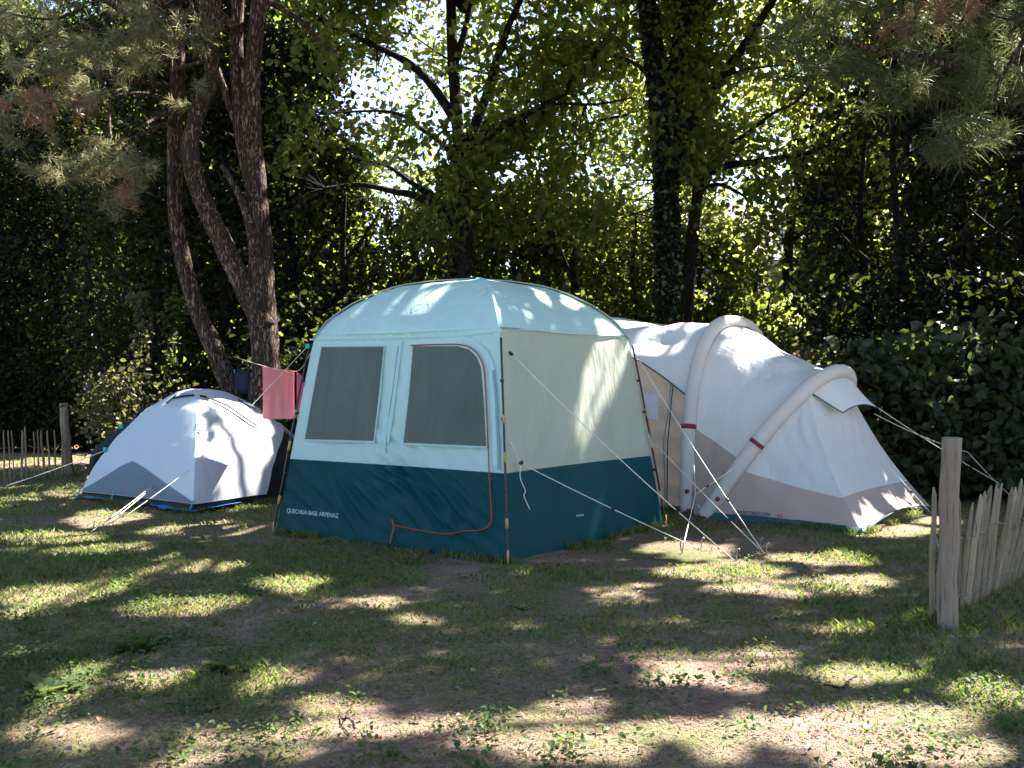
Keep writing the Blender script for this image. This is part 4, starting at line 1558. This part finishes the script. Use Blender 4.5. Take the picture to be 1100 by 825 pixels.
def tufts(C, n, ln, wid, droop=.15, dirs=None):
    """needle tufts: n needles radiating from each centre"""
    C = np.asarray(C, float)
    m = len(C)
    if dirs is None:
        ax = rng.normal(size=(m, 3)) * .7; ax[:, 2] += .7
    else:
        ax = dirs
    ax = unit(ax)
    A = np.repeat(ax, n, 0)
    d = unit(A * .75 + rng.normal(size=(m * n, 3)) * .62)
    L = ln * (.6 + .6 * rng.random((m * n, 1)))
    b = np.repeat(C, n, 0) - A * (rng.random((m * n, 1)) * ln * .6)
    s = unit(np.cross(d, rng.normal(size=(m * n, 3)))) * wid
    tip = b + d * L
    tip[:, 2] -= droop * L[:, 0]
    mid = b + d * L * .5
    V = np.stack([b - s * .6, mid - s, tip, mid + s], 1).reshape(-1, 3)
    return V, np.arange(4 * m * n).reshape(-1, 4)


def tuft_obj(name, C, n, ln, wid, mat, parent, **k):
    V, Fc = tufts(C, n, ln, wid, **k)
    return link(name, np_mesh(name, V, Fc, 4), mat, parent, smooth=False)


def bough(tree, C, mat, name, n, ln, wid, step=.075, k=5, up=.35):
    """each centre becomes a short twig set with needle tufts, like a bottle brush"""
    tw, ax = [], []
    for c in np.asarray(C):
        d = rng.normal(size=3); d[2] = abs(d[2]) * .5 + up * rng.random()
        d /= np.linalg.norm(d)
        p = [Vector(c) + Vector(d) * (step * (i - k * .5)) + Vector((0, 0, .012 * (i - k * .5) ** 2)) for i in range(k)]
        tree.mb.tube(p, .006, n=4, cap=False)
        for i, q in enumerate(p):
            tw.append(tuple(q)); ax.append(d if i < k - 1 else d * 2)
    tuft_obj(name, np.array(tw), n, ln, wid, mat, tree.t, dirs=np.array(ax))


def blob(px, py, rx, ry, Y, n, dY=.5):
    d = rng.normal(size=(n, 3))
    d = unit(d) * (rng.random((n, 1)) ** .45)
    return np.stack([((px + d[:, 0] * rx) - CX) / F * Y, Y + d[:, 1] * dY, CH - ((py + d[:, 2] * ry) - HY) / F * Y], 1)


C = np.concatenate([blob(110, 172, 62, 22, 10.9, 60), blob(135, 195, 32, 30, 10.8, 50), blob(60, 95, 62, 22, 11, 80), blob(100, 60, 80, 26, 11, 90), blob(40, 30, 62, 36, 11.2, 100),
                    blob(150, 35, 45, 26, 11, 60), blob(25, 130, 42, 24, 11.1, 45), blob(55, 186, 26, 10, 10.9, 16), blob(215, 40, 30, 26, 11.4, 40), blob(105, -20, 110, 28, 11.2, 100), blob(200, 105, 20, 18, 11.3, 12)])
bough(slim, C[::5], MAT['needle'], "needles", 30, .15, .0034)
C2 = np.concatenate([blob(75, 110, 60, 30, 10.9, 14), blob(135, 200, 26, 24, 10.7, 6), blob(25, 120, 40, 50, 11, 14)])
tuft_obj("dry_needles", C2, 36, .14, .004, MAT['needle_brown'], slim.t)

# --- pine at the right whose boughs hang into view
rp = Tree("pine_tree", "long needled pine whose boughs hang in from beyond the right picket fence", (8.2, 8.6), MAT['bark_pine'])
rp.limbw([(8.2, 8.6, -.1), (8.25, 8.6, 2), (8.1, 8.55, 4.5), (8.2, 8.6, 7), (8.0, 8.6, 10)], .24, .10, n=12)
BR_ = [[(8.15, 8.58, 4.1), (6.6, 8.6, 4.1), (5.0, 8.4, 4.0), (4.0, 8.0, 3.75), (3.0, 7.7, 3.75), (2.2, 7.6, 3.95)],
       [(8.15, 8.58, 3.6), (6.6, 8.5, 3.6), (5.2, 8.2, 3.4), (4.4, 7.8, 3.1), (3.7, 7.6, 3.0)],
       [(8.15, 8.58, 2.9), (6.6, 8.5, 2.95), (5.2, 8.3, 2.9), (4.5, 7.9, 2.75), (4.0, 7.8, 2.85)],
       [(8.15, 8.58, 4.7), (6.6, 8.5, 4.8), (5.0, 8.3, 4.7), (3.6, 7.9, 4.5), (2.6, 7.7, 4.3)]]
for b in BR_:
    rp.limbw(b, .055, .012, n=8)
rp.limb([(1112, 20), (1090, 60), (1075, 85), (1068, 110)], 7.4, .02, .01)
rp.limb([(1062, 10), (1045, 5), (1030, 28)], 7.4, .016, .006)
C = np.concatenate([blob(890, 58, 62, 26, 7.7, 60, .45), blob(985, 62, 85, 42, 7.8, 110, .5), blob(1065, 95, 62, 42, 7.7, 90, .45), blob(1050, 150, 52, 22, 7.4, 48, .35),
                    blob(850, 45, 26, 14, 7.6, 16, .3), blob(960, 15, 120, 26, 7.9, 110, .6), blob(1085, 25, 62, 36, 7.7, 70, .5), blob(960, 105, 45, 18, 7.7, 26, .4), blob(1000, -40, 170, 40, 8, 150, .8), blob(1130, 100, 60, 80, 7.8, 70, .6)])
bough(rp, C[::6], MAT['needle_green'], "needles", 36, .17, .0026)
C2 = np.concatenate([blob(1012, 8, 34, 10, 7.3, 9, .3), blob(965, 24, 26, 10, 7.4, 3, .3)])
tuft_obj("dry_needles", C2, 40, .15, .003, MAT['needle_brown'], rp.t)

# --- oak in the middle
oak = Tree("oak_tree", "spreading oak with dark forked trunk rising right behind the pale blue shelter", P(500, 430, 14.5), MAT['bark_oak'])
oak_pts = []
for px, r0, r1 in [([(503, 520), (501, 400), (500, 310), (499, 240), (496, 190), (490, 120), (486, 60), (484, -30), (486, -200)], .14, .06),
                   ([(497, 200), (510, 165), (530, 140), (556, 128), (585, 112), (610, 100)], .10, .02),
                   ([(497, 190), (505, 150), (520, 110), (535, 60), (552, 15), (580, -40)], .10, .03),
                   ([(499, 250), (478, 232), (450, 212), (420, 205), (385, 198), (350, 203)], .08, .02),
                   ([(498, 235), (470, 215), (440, 195), (415, 178), (380, 170)], .06, .015),
                   ([(492, 135), (470, 100), (445, 72), (405, 50), (360, 30), (320, 5)], .08, .02),
                   ([(497, 190), (480, 160), (455, 140), (420, 120), (350, 122)], .05, .012),
                   ([(488, 70), (500, 30), (510, -10), (540, -80)], .06, .02),
                   ([(556, 128), (590, 112), (640, 112), (680, 105)], .03, .012),
                   ([(484, 0), (450, -30), (400, -60), (350, -120)], .05, .015)]:
    oak_pts += smooth_line(oak.limb(px, 14.5, r0, r1), [0] * len(px), 4)[0]

# --- ivy clad tree and its neighbour
ivy = Tree("ivy_clad_tree", "tall dark trunk wrapped in ivy behind the gap between shelter and tunnel tent", P(718, 430, 14.0), MAT['bark_oak'])
ivy_pts = []
for px, r0, r1 in [([(722, 540), (719, 420), (718, 330), (717, 240), (713, 150), (706, 80), (698, 30), (692, -40), (690, -200)], .13, .07),
                   ([(716, 190), (722, 120), (728, 60), (736, 0), (748, -90)], .085, .045),
                   ([(718, 200), (732, 150), (752, 112), (775, 84), (797, 52), (818, 20), (836, -10), (860, -60)], .10, .04),
                   ([(752, 112), (755, 75), (752, 40), (763, 0)], .035, .015),
                   ([(706, 90), (685, 70), (660, 60), (640, 55)], .04, .012), ([(775, 84), (800, 75), (840, 70)], .025, .01)]:
    ivy_pts += smooth_line(ivy.limb(px, 14.0, r0, r1), [0] * len(px), 4)[0]
near = Tree("oak_tree", "young oak with a long level bough beside the ivy wrapped trunk", P(735, 430, 14.4), MAT['bark_oak'])
near_pts = []
for px, r0, r1 in [([(730, 540), (734, 400), (738, 320), (744, 255), (749, 200), (746, 165), (742, 130)], .13, .05),
                   ([(749, 208), (758, 188), (780, 178), (810, 174), (845, 168), (880, 160), (930, 130)], .075, .02),
                   ([(758, 188), (772, 165), (800, 145), (830, 122), (860, 105), (890, 60)], .045, .012),
                   ([(749, 205), (770, 198), (790, 205), (805, 215)], .04, .015), ([(744, 140), (730, 90), (735, 40)], .05, .02)]:
    near_pts += smooth_line(near.limb(px, 14.4, r0, r1), [0] * len(px), 4)[0]


# visible broadleaf foliage of the three trees: clusters spread in the picture's upper middle, at the depth of the crowns
def crown_clusters(n, x0, x1, y0, y1, Y0, Y1, thr, seed):
    x = x0 + (x1 - x0) * rng.random(n * 3); y = y0 + (y1 - y0) * rng.random(n * 3); Y = Y0 + (Y1 - Y0) * rng.random(n * 3)
    Pn = np.stack([(x - CX) / F * Y, Y, CH - (y - HY) / F * Y], 1)
    d = .62 * vnoise(Pn[:, 0] * 1.15, Pn[:, 1] * .5, Pn[:, 2] * 1.35, seed) + .38 * vnoise(Pn[:, 0] * 3.1, Pn[:, 1] * 1.2, Pn[:, 2] * 3.4, seed + 1)
    return Pn[d > thr][:n]


# the open sky between the level bough and the house roof
def open_gap(C):
    keep = np.ones(len(C), bool)
    for px, py, Y, r in ((790, 186, 14.2, .36), (765, 190, 14.2, .22), (455, 238, 14.5, .16), (618, 80, 14.2, .22), (330, 60, 14, .18), (300, 8, 14, .22), (765, 25, 14, .22), (860, 100, 14.3, .16), (640, 170, 14.3, .13), (690, 150, 14.2, .12), (380, 95, 14.3, .14), (560, 210, 14.4, .12), (850, 236, 14.6, .24), (815, 225, 14.4, .22), (880, 262, 14.8, .3), (728, 250, 14.3, .2)):
        c = np.array(P(px, py, Y))
        keep &= ~(((C - c) * np.array([1, .25, 1.15])) ** 2).sum(1).__lt__(r * r)
    return C[keep]


C = open_gap(np.concatenate([crown_clusters(900, 300, 625, -90, 245, 13.4, 16.2, .455, 101), crown_clusters(260, 330, 640, 120, 262, 14.2, 16.2, .40, 104)]))
oak.put(*clusters(C, 20, .18, .122))
twigs(oak, C[::3], oak_pts)
C = open_gap(crown_clusters(420, 590, 770, -90, 250, 13.4, 15.8, .47, 111))
ivy.put(*clusters(C, 19, .17, .120))
twigs(ivy, C[::3], ivy_pts)
C = open_gap(np.concatenate([crown_clusters(470, 735, 960, -40, 262, 13.6, 16, .475, 121)]))
near.put(*clusters(C, 20, .17, .122))
twigs(near, C[::3], near_pts)

# two further oaks close the view behind
back_oaks = []
for px, Yb, x0, x1, lab, sd in ((590, 18.2, 330, 690, "pale backlit oak crown standing farther back between the two big dark trunks", 151), (850, 18.8, 640, 960, "pale backlit oak crown standing farther back over the house roof", 161)):
    T = Tree("oak_tree", lab, P(px, 430, Yb), MAT['bark_oak'])
    tp = smooth_line(T.limb([(px + 4, 480), (px, 380), (px - 4, 280), (px + 5, 180), (px, 60), (px + 6, -60)], Yb, .13, .05), [0] * 6, 4)[0]
    for k in range(6):
        yy_ = 260 - 48 * k
        sgn = -1 if k % 2 else 1
        tp += smooth_line(T.limb([(px, yy_), (px + sgn * 40, yy_ - 30), (px + sgn * 95, yy_ - 45), (px + sgn * 150, yy_ - 80)], Yb, .045, .01, n=6), [0] * 4, 3)[0]
    C = crown_clusters(620, x0, x1, -110, 290, Yb - 1.3, Yb + 1.6, .455, sd)
    c0 = np.array(P(790, 184, Yb))
    C = C[(((C - c0) * np.array([1, .0, 1.1])) ** 2).sum(1) > .45 ** 2]
    c1 = np.array(P(850, 245, Yb))
    C = C[(((C - c1) * np.array([.8, .0, 1.0])) ** 2).sum(1) > .42 ** 2]
    T.put(*clusters(C, 19, .20, .12))
    twigs(T, C[::4], tp)
    back_oaks.append(T)

# overhead canopy, added to shade the pitch; out of the frame above, shared out to the trees that carry it
far1 = Tree("oak_tree", "big unseen oak added for shade off to the right past the bramble thicket", (11.0, 11.5), MAT['bark_oak'])
far2 = Tree("oak_tree", "big oak added for shade behind the dark holly trees", (6.4, 16.5), MAT['bark_oak'])
for T, (x, y) in ((far1, (11.0, 11.5)), (far2, (6.4, 16.5))):  # both oaks added to carry the shading canopy
    T.limbw([(x, y, -.1), (x + .1, y, 3), (x - .1, y + .1, 6), (x, y, 9.5)], .27, .08, n=10)
    for a in range(7):
        th = a * .9
        T.limbw([(x, y, 4.5 + .4 * a), (x + 1.3 * math.cos(th), y + 1.3 * math.sin(th), 6 + .4 * a), (x + 3 * math.cos(th), y + 3 * math.sin(th), 7.2 + .35 * a)], .09, .02)
cent = [(oak, oak.base), (ivy, ivy.base), (near, near.base), (far1, far1.base), (far2, far2.base), (rp, rp.base), (pine, pine.base)]
n = 9500
cz = 6.9 + 3.2 * rng.random(n)
gx = -8.5 + 15.5 * rng.random(n); gy = 2.0 + 11.5 * rng.random(n)
cp = np.stack([gx + S[0] / S[2] * cz, gy + S[1] / S[2] * cz, cz], 1)
dn = vnoise(cp[:, 0] * .9, cp[:, 1] * .9, cp[:, 2] * .9, 131)
# clear of the picture's own frame
ytop = HY - (cp[:, 2] - CH) / cp[:, 1] * F
cp = cp[(dn > .24) & (ytop < -45) & ((gy < 11.3) | (gx < -1.8) | (gx > 4.2))]
own = np.argmin(np.stack([np.hypot(cp[:, 0] - b.x, cp[:, 1] - b.y) for _, b in cent], 1), 1)
for i, (T, b) in enumerate(cent):
    c = cp[own == i]
    if len(c) == 0:
        continue
    T.put(*clusters(c, 17, .24, .155, .7))
    tips = [(b.x, b.y, z) for z in np.arange(4.5, 9.5, .4)]
    ends = c[:: max(1, len(c) // 14)]
    for e in ends:
        T.mb.tube([Vector((b.x + (T is pine) * -.15, b.y, 6.6 if T not in (far1, far2, rp) else 5.2)), Vector(((b.x + e[0]) / 2, (b.y + e[1]) / 2, max(7.0, e[2] * .55 + 3.2))), Vector(e)], [.07, .04, .012], n=6, res=3, cap=False)
[T.done(MAT['leaf_oak']) for T in back_oaks]; oak.done(MAT['leaf_oak']); near.done(MAT['leaf_oak']); far1.done(MAT['leaf_oak']); far2.done(MAT['leaf_oak'])
ivy.done(MAT['leaf_oak'])
pine.done(MAT['leaf_mid'], aspect=.2); rp.done(MAT['leaf_mid'], aspect=.2); slim.done(MAT['leaf_mid'])
# the ivy itself
pts, rad = smooth_line(tr([(719, 440), (718, 330), (717, 240), (713, 150), (706, 80), (698, 30), (692, -40)], 14.0), [.165, .16, .155, .15, .13, .11, .09], 16)
q = []
for p, r in zip(pts, rad):
    for k in range(60):
        th = random.random() * 6.283
        rr = r * (.75 + .45 * random.random())
        q.append((p.x + rr * math.cos(th), p.y + rr * math.sin(th), p.z + random.uniform(-.12, .12)))
pts, rad = smooth_line(tr([(716, 190), (722, 120), (728, 60), (736, 0)], 14.0), [.11, .11, .10, .08], 12)
for p, r in zip(pts, rad):
    for k in range(34):
        th = random.random() * 6.283
        q.append((p.x + r * math.cos(th), p.y + r * math.sin(th), p.z + random.uniform(-.12, .12)))
leaves("ivy", np.array(q), .06 + .04 * rng.random(len(q)), MAT['leaf_ivy'], ivy.t, aspect=.45)


# --- dark trees and hedge behind
def mass(tree, x, y, rx, ry, z0, z1, n, size, thr=.34, seed=0, sig=.22, per=16):
    """leaf clusters filling a tall rounded volume unevenly"""
    m = n * 3
    a = rng.random(m) * 2 * np.pi
    zz = z0 + (z1 - z0) * rng.random(m)
    u = (zz - z0) / (z1 - z0)
    prof = np.sqrt(np.clip(1 - (np.abs(u - .45) / .58) ** 2.4, 0, 1))
    r = rng.random(m) ** .42
    bump_ = .72 + .56 * vnoise(np.cos(a) * 1.6 + seed, np.sin(a) * 1.6, zz * .8, seed)
    Pn = np.stack([x + np.cos(a) * r * rx * prof * bump_, y + np.sin(a) * r * ry * prof * bump_, zz], 1)
    d = vnoise(Pn[:, 0] * 1.5, Pn[:, 1] * 1.5, Pn[:, 2] * 1.7, seed + 3)
    Pn = Pn[d > thr][:n]
    tree.put(*clusters(Pn, per, sig, size))


def dark_tree(px, Y, rx, z1, n, mat, label, group, seed, size=.10, z0=.2, ry=1.0, thr=.34, name="broadleaf_tree", lean=0.0, tr_=.09, cull=True):
    x = (px - CX) / F * Y
    T = Tree(name, label, (x, Y), MAT['bark_oak'], group)
    T.limbw([(x, Y, -.1), (x + .08 + lean * .3, Y, z1 * .35), (x - .06 + lean * .7, Y + .05, z1 * .7), (x + lean, Y, z1 * .95)], tr_, .02, n=8)
    for k in range(4):
        th = seed * 1.3 + k * 1.7
        z = z1 * (.3 + .13 * k)
        T.limbw([(x + lean * .4, Y, z), (x + math.cos(th) * rx * .4, Y + math.sin(th) * .4, z + .35), (x + math.cos(th) * rx * .8, Y + math.sin(th) * .8, z + .8)], .035, .008, n=6)
    mass(T, x, Y, rx, ry, z0, z1, n, size, thr, seed)
    T.done(mat, cull=cull)
    return T


LB = "dark leafy tree in the deep shade behind the white dome tent and left pines"
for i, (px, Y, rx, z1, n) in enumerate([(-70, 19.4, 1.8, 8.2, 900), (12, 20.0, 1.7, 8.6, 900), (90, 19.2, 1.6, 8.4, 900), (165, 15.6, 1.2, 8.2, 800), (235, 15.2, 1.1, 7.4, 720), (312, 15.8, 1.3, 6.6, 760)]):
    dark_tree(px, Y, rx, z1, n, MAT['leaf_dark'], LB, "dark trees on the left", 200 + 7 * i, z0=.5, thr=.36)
LC = "green hedge tree low behind the shelter and tunnel tent, below the oak boughs"
for i, (px, Y, rx, z1, n) in enumerate([(372, 15.6, 1.15, 4.6, 420), (432, 16.2, 1.1, 4.2, 400), (492, 16.0, 1.1, 4.0, 380), (556, 16.3, 1.2, 4.4, 400), (620, 15.8, 1.1, 4.0, 380), (684, 16.2, 1.2, 4.2, 400), (755, 15.6, 1.1, 3.5, 360), (815, 15.8, .8, 3.3, 240), (878, 16.4, 1.0, 2.5, 230)]):
    dark_tree(px, Y, rx, z1, n, MAT[('leaf_mid', 'leaf_oak', 'leaf_mid', 'leaf_hazel')[i % 4]], LC, "hedge trees in the middle", 300 + 7 * i, thr=.34, size=(.10, .085, .12, .13)[i % 4])
LR = "dark holly tree standing behind the brambles at the right, under the pine boughs"
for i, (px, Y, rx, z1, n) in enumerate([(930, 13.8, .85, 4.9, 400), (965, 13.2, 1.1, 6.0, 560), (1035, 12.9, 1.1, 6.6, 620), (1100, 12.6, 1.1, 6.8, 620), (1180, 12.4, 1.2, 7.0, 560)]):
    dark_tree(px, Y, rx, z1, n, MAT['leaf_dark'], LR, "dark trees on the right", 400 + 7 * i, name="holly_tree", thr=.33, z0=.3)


def bush(name, label, px, Y, rx, ry, z1, n, mat, size, seed, sig=.16, per=14, stems=9, aspect=.36, z0=.03, group=None):
    x = (px - CX) / F * Y
    T = Tree(name, label, (x, Y), MAT['bark_oak'], group, cat="bush")
    rd = random.Random(seed)
    for k in range(stems):
        th = rd.random() * 6.283
        d = Vector((math.cos(th) * rx * .6, math.sin(th) * ry * .5, 0))
        T.limbw([(x + d.x * .1, Y + d.y * .1, -.05), (x + d.x * .5, Y + d.y * .5, z1 * .5), (x + d.x, Y + d.y, z1 * (.75 + .25 * rd.random()))], .016, .004, n=5)
    mass(T, x, Y, rx, ry, z0, z1, n, size, .34, seed, sig, per)
    T.done(mat, aspect=aspect, cull=False, name="foliage")
    return T


bush("bramble_bush", "low bramble thicket with large dull leaves beside the rear of the tunnel tent", 955, 11.6, 1.05, .7, 1.62, 210, MAT['leaf_bramble'], .125, 501, per=14)
bush("bramble_bush", "tallest bramble thicket, with big grey green leaves, behind the right fence post", 1040, 11.4, .95, .7, 1.78, 230, MAT['leaf_bramble'], .13, 511, per=14)
bush("bramble_bush", "dark bramble thicket closing the right end of the fence", 1120, 10.9, 1.0, .7, 1.5, 220, MAT['leaf_bramble'], .12, 521, per=14)
bush("bramble_bush", "pale leaved bush showing over the top of the tunnel tent beam", 872, 12.6, .75, .6, 1.75, 200, MAT['leaf_shrub'], .085, 531, per=14)
bush("shrub", "straggly yellowish shrub growing behind the left side of the white dome tent", 150, 12.9, .68, .5, 1.35, 260, MAT['leaf_shrub'], .075, 541, per=12, stems=14)
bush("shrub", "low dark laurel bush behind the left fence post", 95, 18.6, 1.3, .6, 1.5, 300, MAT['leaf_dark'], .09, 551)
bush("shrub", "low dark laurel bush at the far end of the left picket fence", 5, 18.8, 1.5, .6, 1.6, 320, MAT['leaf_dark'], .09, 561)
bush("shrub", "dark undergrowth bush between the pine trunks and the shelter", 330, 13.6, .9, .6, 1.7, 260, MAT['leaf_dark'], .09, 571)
# two tall climbing shoots
for (px, top, bot, lab) in ((151, 320, 400, "upright shoot with pale yellow leaves above the straggly shrub"), (183, 325, 410, "tall bent leafy shoot leaning towards the slim pine")):
    T = Tree("sapling", lab, P(px, 430, 12.9), MAT['bark_oak'], None, cat="plant")
    pts = T.limb([(px - 4, 500), (px - 2, bot), (px, (top + bot) / 2), (px + 3, top + 8), (px + (12 if px > 160 else -6), top)], 12.9, .012, .004, n=5)
    c = np.array([tuple(p) for p in smooth_line(pts, [0] * 5, 6)[0][6:]])
    T.put(*clusters(c, 9, .065, .085))
    T.done(MAT['leaf_mid'] if px > 160 else MAT['leaf_shrub'], cull=False, name="foliage")

# far wood beyond the hedge, and the house glimpsed through the leaves
m = 70000
xx = -22 + 46 * rng.random(m); yy = 19 + 7 * rng.random(m)
yy = yy + 3.0 * (xx < -6)
top = 2.3 + 2.9 * vnoise(xx * .9, yy * .5, 0, 601) + 6.5 * np.clip((-xx - 3.0) / 2.5, 0, 1) + 6.0 * np.clip((xx - 6.4) / 1.5, 0, 1) - 1.0 * np.exp(-((xx - 5.2) / 1.5) ** 2)
zz = top * rng.random(m) ** .9
wp = np.stack([xx, yy, zz], 1)
wp = wp[~(lit(wp) & (zz > 2.5))]
o = leaves("woodland", wp, .28 + .20 * rng.random(len(wp)), MAT['leaf_mid'], simple=True, aspect=.36)
tag(o, 'far wood of dense green leaves closing the view behind the hedge trees', 'woodland', kind='stuff')


def house():
    hx, hy = (805 - CX) / F * 34, 34.0
    h = thing("house", "pale rendered house with grey tiled roof glimpsed through the leaves", "house", (hx, hy, 0))
    wallm = M_plain("pale render", (.62, .58, .54), .9, .12, 1.5, .3)
    roofm = M_plain("weathered roof tiles", (.30, .27, .26), .85, .3, 3, .5)
    slate_ = M_plain("blue grey slate", (.12, .17, .26), .6, .25, 4, .4)
    W, D, E = 4.6, 4.0, 5.2
    mb = MB(); mb.box((hx + .6, hy, E / 2), W * 1.2, D, E).build("wall", wallm, h, smooth=False)
    r = MB()
    a, b, rz = hx + .6 - W * .64, hx + .6 + W * .64, 7.2
    r.add([(a, hy - D * .58, E - .15), (b, hy - D * .58, E - .15), (b, hy, rz), (a, hy, rz), (a, hy + D * .58, E - .15), (b, hy + D * .58, E - .15),
           (a, hy - D * .58, E - .3), (b, hy - D * .58, E - .3), (b, hy + D * .58, E - .3), (a, hy + D * .58, E - .3)],
          [(0, 1, 2, 3), (3, 2, 5, 4), (0, 3, 4, 9, 6), (1, 7, 8, 5, 2), (6, 7, 1, 0), (4, 5, 8, 9), (6, 9, 8, 7)])
    ro = r.build("roof", roofm, h, smooth=False)
    MB().box((hx + 2.0, hy - .2, rz + .25), .6, .5, .9).build("chimney", wallm, ro, smooth=False)
    dx = (764 - CX) / F * 31.5
    d = MB(); d.add([(dx - .55, 31.4, 4.6), (dx + .55, 31.4, 4.6), (dx + .45, 31.7, 6.6), (dx - .1, 31.8, 7.1), (dx - .55, 31.7, 6.2), (dx - .55, 33.5, 4.6), (dx + .55, 33.5, 4.6), (dx + .45, 33.3, 6.6), (dx - .1, 33.2, 7.1), (dx - .55, 33.3, 6.2)],
                    [(0, 1, 2, 3, 4), (9, 8, 7, 6, 5), (0, 5, 6, 1), (1, 6, 7, 2), (2, 7, 8, 3), (3, 8, 9, 4), (4, 9, 5, 0)])
    d.build("dormer", slate_, ro, smooth=False)
    for k in (-1.4, .8):
        f = MB(); f.box((hx + k, hy - D / 2 - .03, 3.2), 1.1, .08, 1.3).build("window", M_plain("white window frame", (.7, .7, .7), .5, .05, 10, 0), h, smooth=False)
        MB().box((hx + k, hy - D / 2 - .08, 3.2), .9, .02, 1.1).build("pane", M_plain("window glass", (.03, .04, .05), .1, .1, 10, 0), f, smooth=False) if False else None


house()
print("objects", len(bpy.data.objects), "polys", sum(len(m.polygons) for m in bpy.data.meshes))
